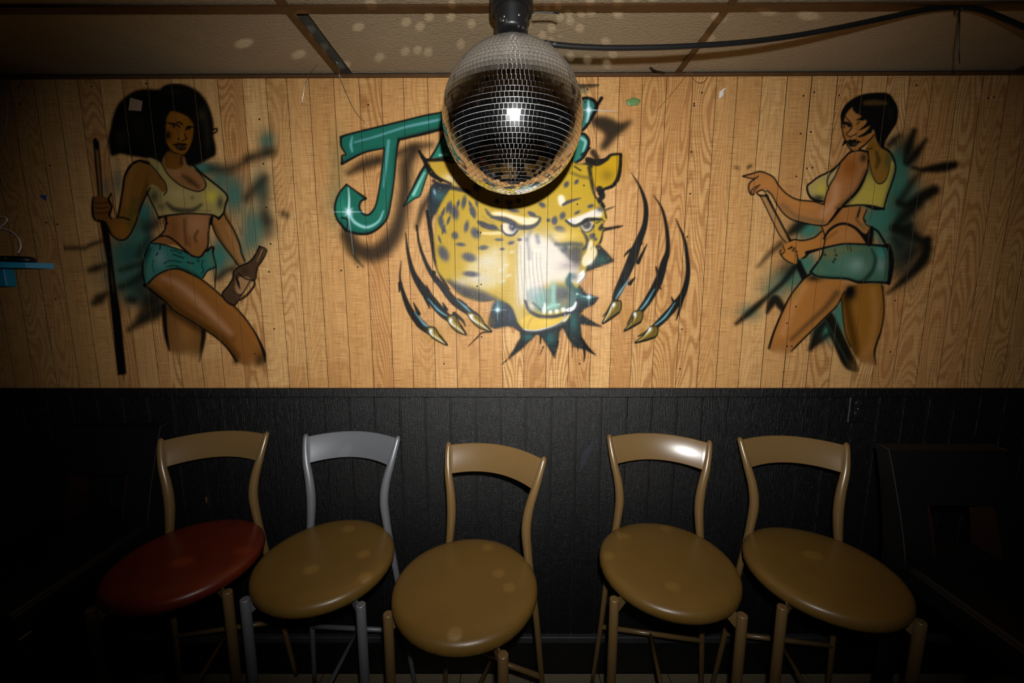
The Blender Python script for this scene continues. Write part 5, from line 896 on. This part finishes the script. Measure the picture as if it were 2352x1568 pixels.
# ================================================================ bar chairs
SEATZ = .750; SR = .2255
def post_pts(s):
    k = [(.222, .222, .0), (.197, .195, .30), (.180, .176, .55), (.160, .168, .72), (.150, .168, .80), (.144, .169, .88), (.151, .178, .95), (.168, .194, 1.02), (.180, .215, 1.075), (.187, .236, 1.117)]
    return spline([(s*a, b, c) for a, b, c in k], 5)
def make_chair(frame, seat, loc, rz, label):
    t = tag(empty('bar_chair', (loc[0], loc[1], 0), math.radians(rz)), label, 'chair', 'round-seated bar chairs along the wall')
    rg = random.Random(int(loc[0]*1000)); ph = [rg.uniform(0, 6.28) for _ in range(6)]
    def wob(r, z, a):
        if z < -.008 and r > .15:                                             # pulled vinyl puckers under the rim
            e = .0016*math.sin(46*a+ph[0])*math.sin(3*a+ph[1])+.001*math.sin(90*a+ph[2]); return r+e, z+e*1.2
        return r*(1+.004*math.sin(2*a+ph[3])), z+.0012*math.sin(3*a+ph[4])*r/SR
    MB().lathe([(.02, -.029), (.19, -.0295), (.209, -.027), (.2195, -.020), (.2248, -.010), (.2262, .000), (.2245, .010), (.2190, .0175), (.2090, .0225), (.19, .0255), (.15, .0275), (.08, .029), (.004, .0295)], 120, (0, 0, SEATZ), wob).obj('seat', seat, t)
    MB().lathe([(.19, -.0375), (.2, -.035), (.2, -.028), (.15, -.028)], 48, (0, 0, SEATZ)).obj('seat_board', M_BOARD, t)
    ra = np.linspace(0, 1, len(post_pts(1)))
    for s in (-1, 1):
        rr = np.interp(ra, [0, .3, .52, .62, .75, .88, .98, 1], [.0085, .0125, .0165, .0165, .0145, .0115, .0100, .0045])
        MB().tube(post_pts(s), list(rr), 14).obj('back_post', frame, t)
        MB().tube([(s*.186, -.148, 0), (s*.186, -.148, .3), (s*.186, -.148, .722), (s*.186, -.148, .7245), (s*.186, -.148, .7255)], [.0135, .0145, .0148, .0138, .011], 18).obj('front_leg', frame, t)
        a = math.atan2(.148, -s*.186); c_, s_ = math.cos(a), math.sin(a); x, y = s*.186, -.148          # gusset plate from leg to seat
        n = Vector((-s_, c_, 0))*.003; up = [(0.008, .722), (.035, .718), (.075, .715), (.075, .700), (.045, .692), (.022, .676), (.008, .668)]
        V = [Vector((x+c_*d, y+s_*d, z))+n*k for k in (-1, 1) for d, z in up]; m = len(up)
        MB().add(V, [tuple(range(m)), tuple(range(2*m-1, m-1, -1))]+[(i, i+m, (i+1) % m+m, (i+1) % m) for i in range(m)]).obj('bracket', frame, t)
        MB().tube([(s*.165, .166, .716), (s*.10, .09, .712)], .008, 10).obj('rear_bracket', frame, t)
        MB().lathe([(.003, 0), (.003, .003), (.001, .004)], 10).obj('bolt', M_METAL, t, (s*.166, -.13, .722))
    MB().lathe([(.125, 0), (.135, 0), (.135, .010), (.125, .010), (.125, 0)], 40, (0, 0, .707)).obj('seat_ring', frame, t)
    # back rail: a bowed plate between the posts
    n = 24; V = []; th = .0045
    for i in range(n+1):
        u = -1+2*i/n; arch = .012*(1-u*u); bow = .042*(1-u*u)
        for z0, y0, hw in ((1.016+arch, .190, .161), (1.108+arch*.9, .231, .181)):
            x = u*hw; y = y0+bow; V += [(x, y-th, z0), (x, y+th, z0)]
    F = []
    for i in range(n):
        a, b = 4*i, 4*i+4; F += [(a, b, b+2, a+2), (b+1, a+1, a+3, b+3), (a+2, b+2, b+3, a+3), (a+1, b+1, b, a)]
    F += [(0, 2, 3, 1), (4*n, 4*n+1, 4*n+3, 4*n+2)]
    o = MB().add(V, F, True).obj('backrest', frame, t)
    bv = o.modifiers.new('edge', 'BEVEL'); bv.width = .002; bv.segments = 2; bv.limit_method = 'ANGLE'
    MB().tube([(-.194, .194, .30), (.194, .194, .30)], .0095, 12).obj('rear_stretcher', frame, t)
    MB().tube([(-.184, -.148, .30), (.184, -.148, .30)], .0095, 12).obj('front_stretcher', frame, t)
    MB().tube([(0, .188, .30), (0, -.142, .30)], .0075, 12).obj('cross_stretcher', frame, t)
    return t
CH = [(M_TAN, M_RED, (-1.128, -.281), 10.8, 'tan metal bar chair with dark red round vinyl seat'),
      (M_SILVER, M_SEAT, (-.645, -.286), -3.2, 'silver grey metal bar chair with round tan vinyl seat'),
      (M_TAN, M_SEAT, (-.146, -.407), -20.6, 'tan bar chair standing below mirror ball, turned and nearest the camera'),
      (M_TAN, M_SEAT, (.530, -.307), -9.5, 'tan bar chair whose backrest has a bright shine at one end'),
      (M_TAN, M_SEAT, (1.035, -.334), -8.4, 'tan bar chair beside the black leather chair under wall outlet')]
for a in CH: make_chair(*a)

# ================================================================ black leather bar chairs in the dark at either side
def leather_chair(loc, rz, label):
    t = tag(empty('leather_bar_chair', loc, math.radians(rz)), label, 'chair', 'black leather bar chairs')
    W = .195; cw = .105                                                         # local: back towards +y, seat front towards -y
    def yb(z): return .150+.105*((z-.80)/.35)**1.25 if z > .80 else .150
    def slab(x0, x1, z0, z1, n=8):
        V = []; F = []
        for i in range(n+1):
            z = z0+(z1-z0)*i/n; f_ = yb(z); th = .085-.03*max(0, (z-.8)/.35); V += [(x0, f_, z), (x1, f_, z), (x1, f_+th, z), (x0, f_+th, z)]
        for i in range(n):
            for a, b in ((0, 1), (1, 2), (2, 3), (3, 0)): F.append((4*i+a, 4*i+b, 4*i+4+b, 4*i+4+a))
        F += [(0, 3, 2, 1), (4*n, 4*n+1, 4*n+2, 4*n+3)]; return V, F
    m = MB()
    for a in ((-W, -cw, .72, 1.15), (cw, W, .72, 1.15), (-cw, cw, .985, 1.15), (-cw, cw, .72, .825)): m.add(*slab(*a))
    m.obj('backrest', M_LEATHER, t)
    for s in (-1, 1):
        V, F = slab(s*cw-.004, s*cw+.004, .826, .984); MB().add(V, F).obj('opening_side', M_BROWN, t)
        pts = [(s*(W+.001), yb(z)+.004, z) for z in np.linspace(.80, 1.15, 12)]+[(s*(W+.001), yb(1.15)+.05, 1.152)]
        MB().tube(pts, .0016, 6).obj('piping', M_STITCH, t)
    MB().box((-.188, -.27, .715), (.188, .18, .80), .014).obj('seat', M_LEATHER, t)
    MB().tube([(-.186, -.262, .797), (-.186, .14, .797)], .0012, 6).obj('seat_piping', M_STITCH, t); MB().tube([(.186, -.262, .797), (.186, .14, .797)], .0012, 6).obj('seat_piping', M_STITCH, t)
    for sx in (-1, 1):
        for sy in (-.235, .20):
            MB().box((sx*.165-.018, sy-.018, 0), (sx*.165+.018, sy+.018, .716), .003).obj('leg', M_BLK, t)
        MB().box((sx*.165-.01, -.22, .27), (sx*.165+.01, .19, .30), .002).obj('side_rail', M_BLK, t)
    MB().box((-.15, -.245, .22), (.15, -.225, .25), .002).obj('foot_rail', M_BLK, t)
leather_chair((1.468, -.530, 0), -1, 'black leather bar chair in shadow to the right of tan chairs')
leather_chair((-1.572, -.315, 0), 2, 'black leather bar chair in shadow left of the red seat')

# ================================================================ small things on the walls
p0 = at_y(1968, 938); ou = tag(empty('wall_outlet', (p0.x, 0, p0.z-.057)), 'black painted double wall outlet on dark wainscot', 'outlet')
MB().box((-.036, -.007, 0), (.036, .0, .116), .003).obj('cover_plate', M_BLACK, ou)
for z in (.036, .080):
    MB().lathe([(.0165, 0), (.0165, .0022), (.0150, .0032), (.002, .0032)], 24).obj('socket', M_BLK, ou, (0, -.0068, z)).rotation_euler = (math.pi/2, 0, 0)
    for sx in (-.006, .006): MB().box((sx-.001, -.0106, z-.002), (sx+.001, -.0098, z+.006)).obj('slot', M_METAL, ou)
MB().lathe([(.003, 0), (.0026, .001), (.001, .0015)], 10).obj('screw', M_METAL, ou, (0, -.007, .058)).rotation_euler = (math.pi/2, 0, 0)

def scrap(name, pts, mat, label, cat, y=-.002, curl=.003):
    P = [at_y(a, b) for a, b in pts]; c = sum(P, Vector())/len(P); V = []
    for k in (0, .0006): V += [(p.x, y-k-curl*abs(p.z-c.z)*20*(.6 if i % 2 else 1.2), p.z) for i, p in enumerate(P)]
    n = len(P); F = [tuple(range(n)), tuple(range(2*n-1, n-1, -1))]+[(i, i+n, (i+1) % n+n, (i+1) % n) for i in range(n)]
    return tag(MB().add(V, F).obj(name, mat), label, cat)
scrap('paper_scrap', ((1650, 224), (1652, 212), (1660, 205), (1668, 203), (1660, 210), (1661, 218), (1652, 228)), M_WHITE, 'torn white paper scrap stuck to panelling right of the ball', 'scrap')
scrap('paper_square', ((301, 225), (329, 233), (326, 256), (297, 254)), M_PAPER, 'pinkish paper square stuck on the painted afro', 'scrap', -.0025, .0005)
scrap('tape_scrap', ((92, 448), (108, 448), (108, 462), (100, 457)), M_TAPE, 'small blue tape scrap on far left panelling', 'scrap', -.002, 0)
g = at_y(1454, 234); gm = MB()
gm.lathe([(.024, 0), (.023, .0015), (.017, .003), (.006, .0034)], 20, wob=lambda r, z, a: (r*(1+.10*math.sin(2*a+1)+.09*math.sin(5*a)), z))
go = tag(gm.obj('gum_blob', M_GREEN, None, (g.x, .0, g.z)), 'flattened green gum blob on panelling near letter S', 'gum'); go.rotation_euler = (math.pi/2, 0, 0); go.scale = (1, .62, 1)
scrap('paint_chip', ((472, 1142), (477, 1140), (478, 1148), (476, 1156), (474, 1148)), M_WIRE, 'tiny orange chip on black wainscot behind the red seat', 'chip', -.003, 0)
def smear(pts, label): 
    P = [at_y(a, b) for a, b in pts]; V = [(p.x, -.0006, p.z) for p in P]+[(p.x, -.0003, p.z) for p in P]; n = len(P)
    tag(MB().add(V, [tuple(range(n)), tuple(range(2*n-1, n-1, -1))]+[(i, i+n, (i+1) % n+n, (i+1) % n) for i in range(n)]).obj('scuff_mark', plain('pale_scuff', srgb(30, 33, 39), .6)), label, 'scuff')
smear(((1330, 1085), (1337, 1040), (1352, 1022), (1362, 1014), (1358, 1035), (1347, 1060)), 'pale bluish scuff on wainscot between two middle chairs')

# blue shelf at the left edge with a black gadget and its white lead
a = at_y(121, 607, -.004); zt_ = a.z
sh = tag(empty('wall_shelf', (a.x, 0, zt_-.016)), 'bright blue wall shelf at the far left', 'shelf')
P = [(0, -.002), (-.035, -.062), (-.10, -.095), (-.62, -.12), (-.62, -.002)]
V = [(x, y, z) for z in (0, .020) for x, y in P]; n = len(P)
MB().add(V, [tuple(reversed(range(n))), tuple(range(n, 2*n))]+[(i, (i+1) % n, (i+1) % n+n, i+n) for i in range(n)]).obj('board', M_BLUE, sh)
b = at_y(36, 650, -.03); bx = b.x-a.x-.03
MB().box((bx-.48, -.035, -.068), (bx, -.001, -.001), .003).obj('bracket', M_BLUE, sh)
g0 = at_y(34, 596, -.05); gd = tag(empty('gadget', (g0.x, -.055, zt_+.004)), 'flat black rounded gadget lying on the blue shelf', 'gadget')
prof = [(.0, 0), (.055, 0), (.060, .006), (.058, .016), (.045, .022), (.01, .024)]
o = MB().lathe(prof, 32).obj('body', M_BLK, gd); o.scale = (1.25, .62, 1)
MB().tube([(-.03, -.034, .008), (.005, -.036, .012), (.02, -.034, .013)], .0016, 6).obj('trim_line', M_METAL, gd)
tag(cable('white_lead', [at_y(*q) for q in ((42, 582, -.05), (48, 566, -.045), (44, 550, -.04), (34, 538, -.035), (20, 529, -.03), (2, 525, -.03), (-20, 528, -.03), (-30, 515, -.03), (-6, 524, -.03), (12, 512, -.03), (16, 503, -.03), (8, 498, -.03), (-16, 498, -.03))], .0022, M_WHITE, 8), 'thin white lead curling up from the gadget on blue shelf', 'cable')
tag(cable('hanging_lead', [at_y(*q) for q in ((-12, 178, -.01), (2, 192, -.01), (13, 220, -.01), (17, 262, -.01), (10, 300, -.01), (-4, 328, -.01), (-20, 345, -.01))], .0026, plain('grey_plastic', srgb(120, 120, 122), .5), 8), 'grey lead hanging in a loop at top left corner', 'cable')
